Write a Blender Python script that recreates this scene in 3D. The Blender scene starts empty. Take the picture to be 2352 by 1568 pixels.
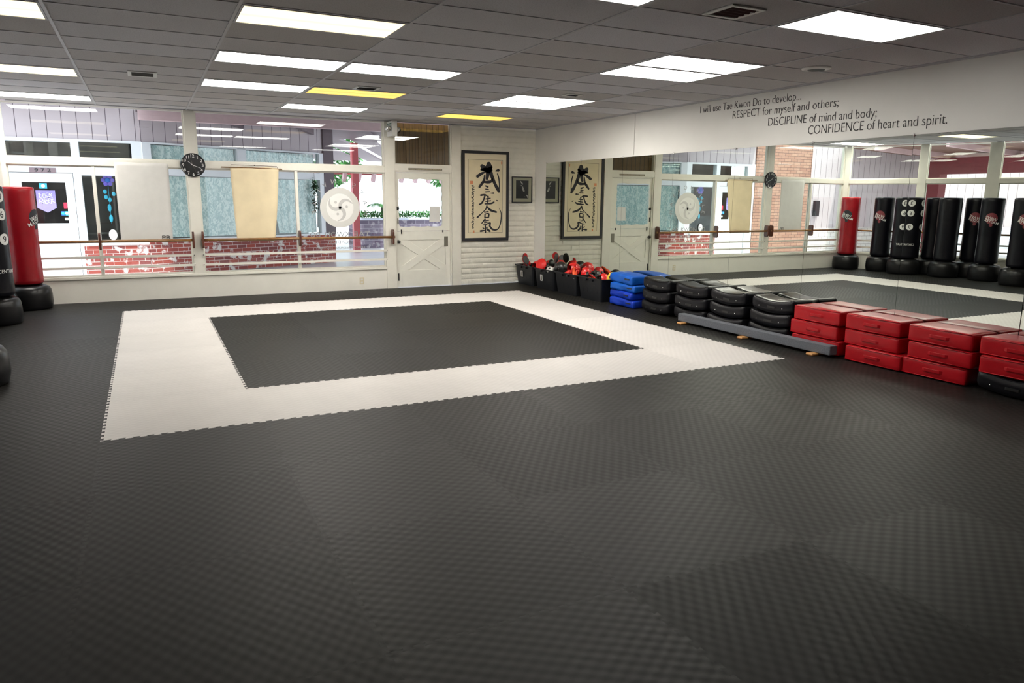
import bpy, bmesh, math, random
from mathutils import Vector, Matrix, noise as mnoise
random.seed(7)
PI=math.pi; R=math.radians
sc=bpy.context.scene
COL=sc.collection
# ---------------------------------------------------------------- camera, world, sun, exposure
cam=bpy.data.cameras.new('camera'); co=bpy.data.objects.new('camera',cam); COL.objects.link(co); sc.camera=co
YAW,PITCH,ROLL,FPX=0.4620,-0.1947,0.0093,1674.52
fw=Vector((math.sin(YAW)*math.cos(PITCH),math.cos(YAW)*math.cos(PITCH),math.sin(PITCH)))
rt=Vector((math.cos(YAW),-math.sin(YAW),0)); up=rt.cross(fw)
r2=rt*math.cos(ROLL)+up*math.sin(ROLL); u2=-rt*math.sin(ROLL)+up*math.cos(ROLL)
M=Matrix((r2,u2,-fw)).transposed().to_4x4(); M.translation=Vector((-6.5383,-12.197,1.5586)); co.matrix_world=M
cam.sensor_width=36; cam.lens=FPX/2352*36; cam.clip_start=.05; cam.clip_end=200
w=bpy.data.worlds.new('sky'); sc.world=w; w.use_nodes=True
bg=w.node_tree.nodes['Background']; bg.inputs[0].default_value=(.86,.92,1,1); bg.inputs[1].default_value=2.5
sun=bpy.data.lights.new('sun','SUN'); sun.energy=5; sun.angle=R(2); sun.color=(1,.97,.92)
so=bpy.data.objects.new('sun',sun); COL.objects.link(so); so.rotation_euler=Vector((-.14,-.34,.93)).to_track_quat('Z','Y').to_euler()
vs=sc.view_settings; vs.view_transform='Standard'; vs.look='None'; vs.exposure=0.5; vs.gamma=1; vs.use_curve_mapping=False
sc.cycles.max_bounces=10; sc.cycles.diffuse_bounces=4; sc.cycles.glossy_bounces=5; sc.cycles.transparent_max_bounces=24
sc.cycles.sample_clamp_indirect=6; sc.cycles.use_denoising=True; sc.cycles.caustics_reflective=False; sc.cycles.caustics_refractive=False
LAMP=11
H=2.79; MZ=2.172
# ---------------------------------------------------------------- materials
def newmat(n):
    m=bpy.data.materials.new(n); m.use_nodes=True; return m,m.node_tree,m.node_tree.nodes['Principled BSDF']
def N(nt,t,**k):
    n=nt.nodes.new(t)
    for a,b in k.items(): setattr(n,a,b)
    return n
def L(nt,a,b): nt.links.new(a,b)
def mat(n,c,rough=.6,metal=0,var=.12,scale=8,bump=0,bscale=60,spec=.5,coat=0,trans=0):
    m,nt,p=newmat(n); p.inputs['Roughness'].default_value=rough; p.inputs['Metallic'].default_value=metal
    p.inputs['Specular IOR Level'].default_value=spec; p.inputs['Coat Weight'].default_value=coat
    tc=N(nt,'ShaderNodeTexCoord'); no=N(nt,'ShaderNodeTexNoise'); no.inputs['Scale'].default_value=scale; no.inputs['Detail'].default_value=4
    L(nt,tc.outputs['Object'],no.inputs['Vector'])
    mr=N(nt,'ShaderNodeMapRange'); mr.inputs['To Min'].default_value=1-var; mr.inputs['To Max'].default_value=1+var; mr.inputs['From Min'].default_value=.25; mr.inputs['From Max'].default_value=.75
    L(nt,no.outputs['Fac'],mr.inputs['Value'])
    mx=N(nt,'ShaderNodeVectorMath',operation='SCALE'); mx.inputs[0].default_value=c[:3]; L(nt,mr.outputs[0],mx.inputs['Scale']); L(nt,mx.outputs[0],p.inputs['Base Color'])
    if bump:
        n2=N(nt,'ShaderNodeTexNoise'); n2.inputs['Scale'].default_value=bscale; L(nt,tc.outputs['Object'],n2.inputs['Vector'])
        b=N(nt,'ShaderNodeBump'); b.inputs['Strength'].default_value=bump; b.inputs['Distance'].default_value=.01; L(nt,n2.outputs['Fac'],b.inputs['Height']); L(nt,b.outputs[0],p.inputs['Normal'])
    return m
def emat(n,c,s):
    m,nt,p=newmat(n); p.inputs['Base Color'].default_value=(.8,.8,.8,1); p.inputs['Emission Color'].default_value=(*c,1); p.inputs['Emission Strength'].default_value=s
    # two tube bands across the diffuser
    tc=N(nt,'ShaderNodeTexCoord'); sp=N(nt,'ShaderNodeSeparateXYZ'); L(nt,tc.outputs['Object'],sp.inputs[0])
    a=N(nt,'ShaderNodeMath',operation='ABSOLUTE'); L(nt,sp.outputs['Y'],a.inputs[0])
    b=N(nt,'ShaderNodeMath',operation='SUBTRACT'); L(nt,a.outputs[0],b.inputs[0]); b.inputs[1].default_value=.13
    c2=N(nt,'ShaderNodeMath',operation='ABSOLUTE'); L(nt,b.outputs[0],c2.inputs[0])
    mr=N(nt,'ShaderNodeMapRange'); mr.inputs['From Min'].default_value=0; mr.inputs['From Max'].default_value=.14; mr.inputs['To Min'].default_value=s*1.25; mr.inputs['To Max'].default_value=s*.65
    L(nt,c2.outputs[0],mr.inputs['Value']); L(nt,mr.outputs[0],p.inputs['Emission Strength']); return m
def glassmat():
    m,nt,p=newmat('glass'); nt.nodes.remove(p); out=nt.nodes['Material Output']
    lw=N(nt,'ShaderNodeLayerWeight'); lw.inputs[0].default_value=.5
    pw=N(nt,'ShaderNodeMath',operation='POWER'); pw.inputs[1].default_value=4; L(nt,lw.outputs['Facing'],pw.inputs[0])
    ml=N(nt,'ShaderNodeMath',operation='MULTIPLY_ADD'); ml.inputs[1].default_value=.9; ml.inputs[2].default_value=.045; L(nt,pw.outputs[0],ml.inputs[0])
    t=N(nt,'ShaderNodeBsdfTransparent'); t.inputs[0].default_value=(.95,.98,.97,1); g=N(nt,'ShaderNodeBsdfGlossy'); g.inputs['Roughness'].default_value=0.0
    mx=N(nt,'ShaderNodeMixShader'); L(nt,ml.outputs[0],mx.inputs[0]); L(nt,t.outputs[0],mx.inputs[1]); L(nt,g.outputs[0],mx.inputs[2]); L(nt,mx.outputs[0],out.inputs[0]); return m
def brickmat(n,c1,c2,mortar,bw,bh,ms=.012,white=0,axis='X',bump=.6):
    m,nt,p=newmat(n); p.inputs['Roughness'].default_value=.85
    tc=N(nt,'ShaderNodeTexCoord'); sp=N(nt,'ShaderNodeSeparateXYZ'); cb=N(nt,'ShaderNodeCombineXYZ'); L(nt,tc.outputs['Object'],sp.inputs[0])
    L(nt,sp.outputs[axis],cb.inputs[0]); L(nt,sp.outputs['Z'],cb.inputs[1])
    b=N(nt,'ShaderNodeTexBrick'); L(nt,cb.outputs[0],b.inputs['Vector']); b.inputs['Scale'].default_value=1
    b.inputs['Brick Width'].default_value=bw; b.inputs['Row Height'].default_value=bh; b.inputs['Mortar Size'].default_value=ms*.5; b.inputs['Mortar Smooth'].default_value=.2
    b.inputs['Color1'].default_value=(*c1,1); b.inputs['Color2'].default_value=(*c2,1); b.inputs['Mortar'].default_value=(*mortar,1)
    no=N(nt,'ShaderNodeTexNoise'); no.inputs['Scale'].default_value=5; no.inputs['Detail'].default_value=6; L(nt,cb.outputs[0],no.inputs['Vector'])
    cr=N(nt,'ShaderNodeMapRange'); cr.inputs['From Min'].default_value=.56; cr.inputs['From Max'].default_value=.62; cr.inputs['To Max'].default_value=white; L(nt,no.outputs['Fac'],cr.inputs['Value'])
    mx=N(nt,'ShaderNodeMixRGB'); mx.inputs[2].default_value=(.75,.72,.7,1); L(nt,cr.outputs[0],mx.inputs[0]); L(nt,b.outputs['Color'],mx.inputs[1]); L(nt,mx.outputs[0],p.inputs['Base Color'])
    bp=N(nt,'ShaderNodeBump'); bp.inputs['Strength'].default_value=bump; bp.inputs['Distance'].default_value=.01; bp.invert=True; L(nt,b.outputs['Fac'],bp.inputs['Height']); L(nt,bp.outputs[0],p.inputs['Normal'])
    return m
def foammat(n,c,rough):
    m,nt,p=newmat(n); p.inputs['Specular IOR Level'].default_value=.5 if c[0]>.3 else .20
    tc=N(nt,'ShaderNodeTexCoord'); oi=N(nt,'ShaderNodeObjectInfo')
    sp=N(nt,'ShaderNodeSeparateXYZ'); L(nt,tc.outputs['Object'],sp.inputs[0])
    # some mats lie turned by 90 degrees
    gt=N(nt,'ShaderNodeMath',operation='GREATER_THAN'); gt.inputs[1].default_value=.55; L(nt,oi.outputs['Random'],gt.inputs[0])
    def mixv(a,b,f):
        q=N(nt,'ShaderNodeMix',data_type='FLOAT'); L(nt,f,q.inputs[0]); L(nt,a,q.inputs[2]); L(nt,b,q.inputs[3]); return q.outputs[0]
    X=mixv(sp.outputs['X'],sp.outputs['Y'],gt.outputs[0]); Y=mixv(sp.outputs['Y'],sp.outputs['X'],gt.outputs[0])
    def sn(v,k,ph=0):
        a=N(nt,'ShaderNodeMath',operation='MULTIPLY_ADD'); a.inputs[1].default_value=k; a.inputs[2].default_value=ph; L(nt,v,a.inputs[0])
        s=N(nt,'ShaderNodeMath',operation='SINE'); L(nt,a.outputs[0],s.inputs[0]); return s.outputs[0]
    pr_=N(nt,'ShaderNodeMath',operation='MULTIPLY'); L(nt,sn(X,2*PI/.085),pr_.inputs[0]); L(nt,sn(Y,2*PI/.06),pr_.inputs[1])
    no=N(nt,'ShaderNodeTexNoise'); no.inputs['Scale'].default_value=220; L(nt,tc.outputs['Object'],no.inputs['Vector'])
    ad=N(nt,'ShaderNodeMath',operation='MULTIPLY_ADD'); ad.inputs[1].default_value=.25; L(nt,no.outputs['Fac'],ad.inputs[0]); L(nt,pr_.outputs[0],ad.inputs[2])
    b=N(nt,'ShaderNodeBump'); wn=N(nt,'ShaderNodeTexWhiteNoise',noise_dimensions='1D'); L(nt,oi.outputs['Random'],wn.inputs['W']); bs=N(nt,'ShaderNodeMapRange'); bs.inputs['To Min'].default_value=.04; bs.inputs['To Max'].default_value=.27; bs.inputs['From Min'].default_value=.25; L(nt,wn.outputs['Value'],bs.inputs['Value']); L(nt,bs.outputs[0],b.inputs['Strength']); b.inputs['Distance'].default_value=.0025; L(nt,ad.outputs[0],b.inputs['Height']); L(nt,b.outputs[0],p.inputs['Normal'])
    mr=N(nt,'ShaderNodeMapRange'); mr.inputs['To Min'].default_value=rough-.01; mr.inputs['To Max'].default_value=rough+.04; L(nt,oi.outputs['Random'],mr.inputs['Value']); rr_=N(nt,'ShaderNodeMath',operation='MULTIPLY_ADD'); rr_.inputs[1].default_value=-.06; L(nt,pr_.outputs[0],rr_.inputs[0]); L(nt,mr.outputs[0],rr_.inputs[2]); L(nt,rr_.outputs[0],p.inputs['Roughness'])
    n2=N(nt,'ShaderNodeTexNoise'); n2.inputs['Scale'].default_value=1.6; n2.inputs['Detail'].default_value=5; L(nt,tc.outputs['Object'],n2.inputs['Vector'])
    m2=N(nt,'ShaderNodeMapRange'); m2.inputs['To Min'].default_value=.86; m2.inputs['To Max'].default_value=1.14; L(nt,n2.outputs['Fac'],m2.inputs['Value'])
    m3=N(nt,'ShaderNodeMapRange'); m3.inputs['To Min'].default_value=.95; m3.inputs['To Max'].default_value=1.05; L(nt,oi.outputs['Random'],m3.inputs['Value'])
    # pattern sheen put into the colour: dots lightened, hollows darkened
    m4=N(nt,'ShaderNodeMapRange'); m4.inputs['From Min'].default_value=-1; m4.inputs['To Min'].default_value=.965; m4.inputs['To Max'].default_value=1.035; L(nt,pr_.outputs[0],m4.inputs['Value'])
    mu=N(nt,'ShaderNodeMath',operation='MULTIPLY'); L(nt,m2.outputs[0],mu.inputs[0]); L(nt,m3.outputs[0],mu.inputs[1])
    mu2=N(nt,'ShaderNodeMath',operation='MULTIPLY'); L(nt,mu.outputs[0],mu2.inputs[0]); L(nt,m4.outputs[0],mu2.inputs[1])
    sc_=N(nt,'ShaderNodeVectorMath',operation='SCALE'); sc_.inputs[0].default_value=c; L(nt,mu2.outputs[0],sc_.inputs['Scale']); L(nt,sc_.outputs[0],p.inputs['Base Color']); return m
def ceilmat():
    m,nt,p=newmat('acoustic_tile'); p.inputs['Roughness'].default_value=.9
    tc=N(nt,'ShaderNodeTexCoord'); sp=N(nt,'ShaderNodeSeparateXYZ'); L(nt,tc.outputs['Object'],sp.inputs[0])
    def fl(o,off,s):
        a=N(nt,'ShaderNodeMath',operation='ADD'); a.inputs[1].default_value=-off; L(nt,o,a.inputs[0])
        d=N(nt,'ShaderNodeMath',operation='DIVIDE'); d.inputs[1].default_value=s; L(nt,a.outputs[0],d.inputs[0])
        f=N(nt,'ShaderNodeMath',operation='FLOOR'); L(nt,d.outputs[0],f.inputs[0]); return f.outputs[0]
    cb=N(nt,'ShaderNodeCombineXYZ'); L(nt,fl(sp.outputs['X'],XC,XP),cb.inputs[0]); L(nt,fl(sp.outputs['Y'],YC,YP),cb.inputs[1])
    wn=N(nt,'ShaderNodeTexWhiteNoise'); L(nt,cb.outputs[0],wn.inputs['Vector'])
    no=N(nt,'ShaderNodeTexNoise'); no.inputs['Scale'].default_value=110; no.inputs['Detail'].default_value=3; L(nt,tc.outputs['Object'],no.inputs['Vector'])
    cr=N(nt,'ShaderNodeValToRGB'); cr.color_ramp.elements[0].color=(.50,.48,.47,1); cr.color_ramp.elements[1].color=(.66,.66,.70,1); L(nt,wn.outputs['Value'],cr.inputs[0])
    mr=N(nt,'ShaderNodeMapRange'); mr.inputs['From Min'].default_value=.35; mr.inputs['From Max'].default_value=.5; mr.inputs['To Min'].default_value=.8; L(nt,no.outputs['Fac'],mr.inputs['Value'])
    s=N(nt,'ShaderNodeVectorMath',operation='SCALE'); L(nt,cr.outputs[0],s.inputs[0]); L(nt,mr.outputs[0],s.inputs['Scale']); L(nt,s.outputs[0],p.inputs['Base Color'])
    b=N(nt,'ShaderNodeBump'); b.inputs['Strength'].default_value=.3; b.inputs['Distance'].default_value=.004; L(nt,no.outputs['Fac'],b.inputs['Height']); L(nt,b.outputs[0],p.inputs['Normal']); return m
def planks(n,c,axis,period,rough=.7):
    m,nt,p=newmat(n); p.inputs['Roughness'].default_value=rough
    tc=N(nt,'ShaderNodeTexCoord'); sp=N(nt,'ShaderNodeSeparateXYZ'); L(nt,tc.outputs['Object'],sp.inputs[0])
    d=N(nt,'ShaderNodeMath',operation='DIVIDE'); d.inputs[1].default_value=period; L(nt,sp.outputs[axis],d.inputs[0])
    f=N(nt,'ShaderNodeMath',operation='FRACT'); L(nt,d.outputs[0],f.inputs[0])
    g=N(nt,'ShaderNodeMath',operation='LESS_THAN'); g.inputs[1].default_value=.012/period; L(nt,f.outputs[0],g.inputs[0])
    mx=N(nt,'ShaderNodeMixRGB'); mx.inputs[1].default_value=(*c,1); mx.inputs[2].default_value=(c[0]*.25,c[1]*.22,c[2]*.25,1); L(nt,g.outputs[0],mx.inputs[0]); L(nt,mx.outputs[0],p.inputs['Base Color']); return m
def lacemat():
    m,nt,p=newmat('lace'); p.inputs['Roughness'].default_value=.9
    tc=N(nt,'ShaderNodeTexCoord'); mp=N(nt,'ShaderNodeMapping'); mp.inputs['Scale'].default_value=(14,14,9); L(nt,tc.outputs['Object'],mp.inputs[0])
    no=N(nt,'ShaderNodeTexNoise'); no.inputs['Scale'].default_value=1.3; no.inputs['Detail'].default_value=2; no.inputs['Distortion'].default_value=1.5; L(nt,mp.outputs[0],no.inputs['Vector'])
    cr=N(nt,'ShaderNodeValToRGB'); cr.color_ramp.elements[0].position=.42; cr.color_ramp.elements[1].position=.58
    cr.color_ramp.elements[0].color=(.50,.66,.68,1); cr.color_ramp.elements[1].color=(.92,.97,.97,1); L(nt,no.outputs['Fac'],cr.inputs[0]); L(nt,cr.outputs[0],p.inputs['Base Color']); return m
XC,XP=-5.876,1.165; YC,YP=-.43,.5825
MT={}
MT['wall']=mat('wall_paint',(.84,.82,.75),.6,var=.04,scale=3)
MT['mwall']=mat('matte_wall_paint',(.80,.79,.75),.75,var=.03,scale=2)
MT['trim']=mat('trim_paint',(.82,.80,.72),.45,var=.03)
MT['adobe']=mat('painted_adobe',(.88,.86,.76),.55,var=.05,bump=.25,bscale=30)
MT['door']=mat('door_paint',(.84,.83,.75),.4,var=.03)
MT['ceil']=ceilmat(); MT['tbar']=mat('grid_metal',(.5,.5,.52),.45,var=.05)
MT['black']=foammat('black_foam',(.0115,.0105,.0095),.52); MT['white']=foammat('white_foam',(.62,.59,.565),.48)
MT['sub']=mat('subfloor',(.02,.02,.02),.9)
MT['glass']=glassmat(); MT['mirror']=mat('mirror_glass',(.80,.84,.77),.0,metal=1,var=0)
MT['dark']=mat('dark_gap',(.02,.025,.02),.6)
MT['ink']=mat('ink_black',(.02,.02,.025),.7,var=0); MT['sepia']=mat('letter_black',(.03,.028,.028),.6,var=0)
MT['wood']=mat('dark_stained_wood',(.10,.032,.018),.35,var=.3,scale=14); MT['rod']=mat('barre_wood',(.26,.13,.045),.3,var=.25,scale=20)
MT['bin']=mat('black_plastic',(.009,.010,.013),.42,spec=.28,var=.1); MT['bblack']=mat('black_vinyl',(.006,.006,.008),.28,spec=.22,var=.1,bump=.15,bscale=12)
MT['bagblack']=mat('black_bag_vinyl',(.004,.004,.007),.28,spec=.25,var=.1,bump=.35,bscale=9)
MT['red']=mat('red_vinyl',(.42,.006,.012),.30,spec=.3,var=.1,bump=.25,bscale=9); MT['bagred']=mat('red_bag_vinyl',(.30,.006,.012),.27,var=.1,bump=.4,bscale=7)
MT['blue']=mat('blue_vinyl',(.003,.09,.46),.4,spec=.3,var=.15,bump=.5,bscale=10); MT['blue2']=mat('blue_nylon',(.003,.035,.42),.45,spec=.3,var=.15,bump=.6,bscale=10)
MT['base']=mat('base_plastic',(.008,.008,.009),.3,spec=.3,var=.1); MT['carpet']=mat('grey_carpet',(.14,.15,.17),.95,var=.35,scale=160,bump=.5,bscale=300)
MT['lwood']=mat('pale_wood',(.55,.28,.1),.5,var=.2); MT['wvinyl']=mat('white_vinyl',(.78,.78,.76),.5,var=.03)
MT['cloth']=mat('white_cloth',(.72,.71,.68),.85,var=.04); MT['cream']=mat('cream_paper',(.78,.66,.44),.7,var=.08,scale=4)
MT['film']=mat('frosted_film',(.74,.74,.71),.6,var=.02); MT['film2']=mat('frosted_film_light',(.92,.92,.90),.6,var=.02); MT['film4']=mat('backlit_white_film',(.34,.34,.33),.6,var=.02); MT['film3']=mat('frosted_film_dark',(.62,.62,.61),.6,var=.02)  # mid-grey film is white lettering film, backlit shade put into its colour
MT['outlet']=mat('ivory_plastic',(.72,.64,.45),.4,var=.02); MT['chrome']=mat('chrome',(.8,.8,.8),.15,metal=1,var=0); MT['iron']=mat('dark_iron',(.05,.05,.05),.4,metal=1,var=.1)
MT['green']=mat('exit_green',(.03,.14,.09),.5,var=0); MT['exitp']=mat('exit_plastic',(.78,.78,.74),.4,var=.03)
MT['clockf']=mat('clock_black',(.012,.012,.014),.25,var=0); MT['silver']=mat('silver_print',(.66,.66,.64),.4,var=0)
MT['parch']=mat('rice_paper',(.80,.70,.48),.8,var=.06,scale=6); MT['matb']=mat('mount_board',(.82,.73,.54),.8,var=.02); MT['seal']=mat('seal_red',(.72,.28,.14),.8,var=.1)
MT['gmat']=mat('grey_mount',(.33,.33,.24),.8,var=.03); MT['photo']=mat('photo_dark',(.012,.013,.014),.3,var=.3,scale=4); MT['pale']=mat('photo_pale',(.35,.34,.32),.5,var=.3,scale=30)
MT['blind']=planks('brown_blind',(.16,.085,.03),'X',.105,.4)
MT['orange']=mat('orange_foam',(.85,.10,.03),.6,var=.1); MT['yellow']=mat('yellow_vinyl',(.85,.55,.05),.4,var=.1); MT['gred']=mat('glove_red',(.72,.02,.02),.3,var=.1); MT['gblack']=mat('glove_black',(.014,.014,.014),.3,var=.1); MT['gwhite']=mat('glove_white',(.75,.75,.72),.4,var=.05)
MT['siding']=planks('pink_siding',(.56,.49,.52),'X',.235); MT['sidingy']=planks('pink_siding_side',(.66,.56,.56),'Y',.3)
MT['ewhite']=mat('exterior_white',(.82,.84,.88),.5,var=.03); MT['egrey']=mat('exterior_bluegrey',(.55,.60,.70),.5,var=.03)
MT['redbrick']=brickmat('whitewashed_red_brick',(.36,.07,.05),(.22,.06,.06),(.62,.5,.48),.215,.075,.012,.85); MT['tanbrick']=brickmat('tan_brick',(.36,.19,.14),(.44,.26,.19),(.14,.08,.07),.25,.08,.012,0)
MT['whitebrick']=brickmat('white_brick',(.72,.68,.66),(.78,.74,.72),(.3,.25,.25),.25,.12,.012,0); MT['stone']=brickmat('dark_stone',(.10,.08,.12),(.2,.17,.22),(.3,.28,.32),.3,.12,.02,.3)
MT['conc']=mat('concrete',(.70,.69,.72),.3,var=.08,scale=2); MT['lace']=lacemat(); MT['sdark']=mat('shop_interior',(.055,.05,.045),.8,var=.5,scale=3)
MT['beam']=mat('pink_beam',(.62,.44,.46),.6,var=.08); MT['pbeam']=mat('plum_beam',(.11,.075,.09),.6,var=.1); MT['dred']=mat('dark_red_paint',(.20,.03,.04),.5,var=.1); MT['redpost']=mat('red_post_paint',(.42,.07,.08),.5,var=.1)
MT['deck']=planks('roof_deck',(.24,.13,.10),'Y',.14); MT['leaf']=mat('leaves',(.05,.20,.04),.6,var=.5,scale=12); MT['dleaf']=mat('dark_leaves',(.015,.06,.02),.6,var=.4,scale=12); MT['bark']=mat('bark',(.1,.08,.08),.9,var=.3)
MT['purple']=mat('purple_cloth',(.32,.27,.62),.8,var=.05); MT['sblue']=mat('sticker_blue',(.03,.16,.6),.5,var=0); MT['sred']=mat('sticker_red',(.75,.03,.08),.5,var=0); MT['scyan']=mat('sticker_cyan',(.05,.5,.75),.5,var=0); MT['violet']=mat('violet_plastic',(.18,.12,.6),.3,var=.3)
MT['tagbg']=mat('plaque_mauve',(.26,.19,.21),.6,var=.03); MT['dgrey']=mat('sticker_grey',(.16,.15,.12),.6,var=.1); MT['gold']=mat('gold_print',(.6,.5,.2),.5,var=0)
# ---------------------------------------------------------------- mesh helpers
def tag(o,label=None,cat=None,group=None,kind=None):
    if label:o['label']=label
    if cat:o['category']=cat
    if group:o['group']=group
    if kind:o['kind']=kind
    return o
def thing(name,label,cat,loc=(0,0,0),rz=0,group=None):
    o=bpy.data.objects.new(name,None); o.empty_display_size=.1; COL.objects.link(o); o.location=loc; o.rotation_euler=(0,0,rz)
    return tag(o,label,cat,group)
class MB:
    def __init__(s): s.v=[]; s.f=[]; s.m=[]
    def add(s,vs,fs,mi=0):
        k=len(s.v); s.v+= [tuple(v) for v in vs]; s.f+=[tuple(i+k for i in f) for f in fs]; s.m+=[mi]*len(fs); return s
    def box(s,x0,y0,z0,x1,y1,z1,mi=0):
        if x0>x1:x0,x1=x1,x0
        if y0>y1:y0,y1=y1,y0
        if z0>z1:z0,z1=z1,z0
        return s.add([(x0,y0,z0),(x1,y0,z0),(x1,y1,z0),(x0,y1,z0),(x0,y0,z1),(x1,y0,z1),(x1,y1,z1),(x0,y1,z1)],[(0,3,2,1),(4,5,6,7),(0,1,5,4),(1,2,6,5),(2,3,7,6),(3,0,4,7)],mi)
    def prism(s,pts,d,mi=0):
        # pts: list of 3D points (planar polygon), d: extrusion vector
        n=len(pts); a=[Vector(p) for p in pts]; b=[p+Vector(d) for p in a]
        return s.add(a+b,[tuple(range(n))[::-1],tuple(range(n,2*n))]+[(i,(i+1)%n,n+(i+1)%n,n+i) for i in range(n)],mi)
    def bar(s,a,b,w,h,mi=0,upv=(0,0,1)):
        a=Vector(a);b=Vector(b);d=(b-a).normalized(); sd=d.cross(Vector(upv)).normalized(); u=sd.cross(d)
        p=[a-sd*w/2-u*h/2,a+sd*w/2-u*h/2,a+sd*w/2+u*h/2,a-sd*w/2+u*h/2]
        return s.prism(p,b-a,mi)
    def tube(s,pts,r,n=12,mi=0,caps=True):
        pts=[Vector(p) for p in pts]; rs=r if isinstance(r,(list,tuple)) else [r]*len(pts); k=len(s.v); vs=[];fs=[]
        for i,p in enumerate(pts):
            d=(pts[min(i+1,len(pts)-1)]-pts[max(i-1,0)]).normalized(); a=d.orthogonal().normalized() if i==0 else (a-d*a.dot(d)).normalized(); b=d.cross(a)
            vs+=[p+(a*math.cos(2*PI*j/n)+b*math.sin(2*PI*j/n))*rs[i] for j in range(n)]
        for i in range(len(pts)-1):
            for j in range(n): fs.append((i*n+j,i*n+(j+1)%n,(i+1)*n+(j+1)%n,(i+1)*n+j))
        if caps: fs+= [tuple(range(n))[::-1],tuple(range((len(pts)-1)*n,len(pts)*n))]
        return s.add(vs,fs,mi)
    def lathe(s,prof,c=(0,0,0),n=48,mi=0):
        vs=[];fs=[];m=len(prof)
        for r,z in prof: vs+=[(c[0]+r*math.cos(2*PI*j/n),c[1]+r*math.sin(2*PI*j/n),c[2]+z) for j in range(n)]
        for i in range(m-1):
            for j in range(n): fs.append((i*n+j,i*n+(j+1)%n,(i+1)*n+(j+1)%n,(i+1)*n+j))
        fs+=[tuple(range(n))[::-1],tuple(range((m-1)*n,m*n))]
        return s.add(vs,fs,mi)
    def ell(s,c,r,rot=None,n=16,mi=0,squash=None):
        vs=[];fs=[];m=n//2
        for i in range(m+1):
            t=PI*i/m
            for j in range(n):
                p=Vector((r[0]*math.sin(t)*math.cos(2*PI*j/n),r[1]*math.sin(t)*math.sin(2*PI*j/n),r[2]*math.cos(t)))
                if rot: p=rot@p
                vs.append(p+Vector(c))
        for i in range(m):
            for j in range(n): fs.append((i*n+j,(i+1)*n+j,(i+1)*n+(j+1)%n,i*n+(j+1)%n))
        return s.add(vs,fs,mi)
    def xf(s,fn): s.v=[tuple(fn(Vector(v))) for v in s.v]; return s
    def build(s,name,mt,parent=None,smooth=False,bevel=0,label=None,remesh=0,world=True):
        me=bpy.data.meshes.new(name); off=Vector((0,0,0))
        if parent is not None and world: off=parent.location
        me.from_pydata([tuple(Vector(v)-off) for v in s.v],[],s.f)
        for m_ in (mt if isinstance(mt,(list,tuple)) else [mt]): me.materials.append(MT[m_] if isinstance(m_,str) else m_)
        for i,p in enumerate(me.polygons): p.material_index=s.m[i]; p.use_smooth=smooth
        bm=bmesh.new(); bm.from_mesh(me); bmesh.ops.remove_doubles(bm,verts=bm.verts,dist=1e-5); bmesh.ops.recalc_face_normals(bm,faces=bm.faces); bm.to_mesh(me); bm.free()
        o=bpy.data.objects.new(name,me); COL.objects.link(o)
        if parent is not None: o.parent=parent
        if bevel:
            b=o.modifiers.new('bevel','BEVEL'); b.width=bevel; b.segments=2; b.limit_method='ANGLE'
        if remesh:
            r=o.modifiers.new('remesh','REMESH'); r.mode='VOXEL'; r.voxel_size=remesh; r.use_smooth_shade=True
        if label:o['label']=label
        return o
def struct(o): o['kind']='structure'; return o
def copy_tree(o,parent=None):
    c=o.copy(); COL.objects.link(c); c.parent=parent
    if parent is not None: c.matrix_parent_inverse=o.matrix_parent_inverse
    for ch in [x for x in bpy.data.objects if x.parent==o and x!=c]: copy_tree(ch,c)
    return c
def rounded(sx,sy,sz,r,n=(10,16,5),fn=None):
    """rounded box centred in x,y, base at z=0"""
    mb=MB(); hx,hy,hz=sx/2,sy/2,sz/2; vs=[];fs=[]
    def ax(h,k):
        L_=[-h,-h+r*.3,-h+r]; m=max(k-1,1); L_+=[-h+r+(2*h-2*r)*i/m for i in range(1,m)]; L_+=[h-r,h-r*.3,h]; return L_
    X,Y,Z=ax(hx,n[0]),ax(hy,n[1]),ax(hz,n[2])
    def pt(x,y,z):
        c=Vector((max(-hx+r,min(hx-r,x)),max(-hy+r,min(hy-r,y)),max(-hz+r,min(hz-r,z)))); d=Vector((x,y,z))-c
        p=c+(d.normalized()*r if d.length>1e-9 else d)
        p.z+=hz
        return fn(p) if fn else p
    def face(A,B,f):
        k=len(vs)
        for a in A:
            for b in B: vs.append(pt(*f(a,b)))
        nb=len(B)
        for i in range(len(A)-1):
            for j in range(nb-1): fs.append((k+i*nb+j,k+(i+1)*nb+j,k+(i+1)*nb+j+1,k+i*nb+j+1))
    face(X,Y,lambda a,b:(a,b,hz));face(X,Y,lambda a,b:(a,b,-hz));face(X,Z,lambda a,b:(a,hy,b));face(X,Z,lambda a,b:(a,-hy,b));face(Y,Z,lambda a,b:(hx,a,b));face(Y,Z,lambda a,b:(-hx,a,b))
    return mb.add(vs,fs)
def textgeo(txt,thin=0,extrude=0.0):
    cu=bpy.data.curves.new('t','FONT'); cu.body=txt; cu.size=1; cu.offset=thin; cu.extrude=.5; cu.resolution_u=6
    o=bpy.data.objects.new('t',cu); COL.objects.link(o); dg=bpy.context.evaluated_depsgraph_get(); me=bpy.data.meshes.new_from_object(o.evaluated_get(dg))
    vs=[v.co.copy() for v in me.vertices]; fs=[tuple(p.vertices) for p in me.polygons]
    bpy.data.objects.remove(o); bpy.data.meshes.remove(me); return vs,fs
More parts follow.
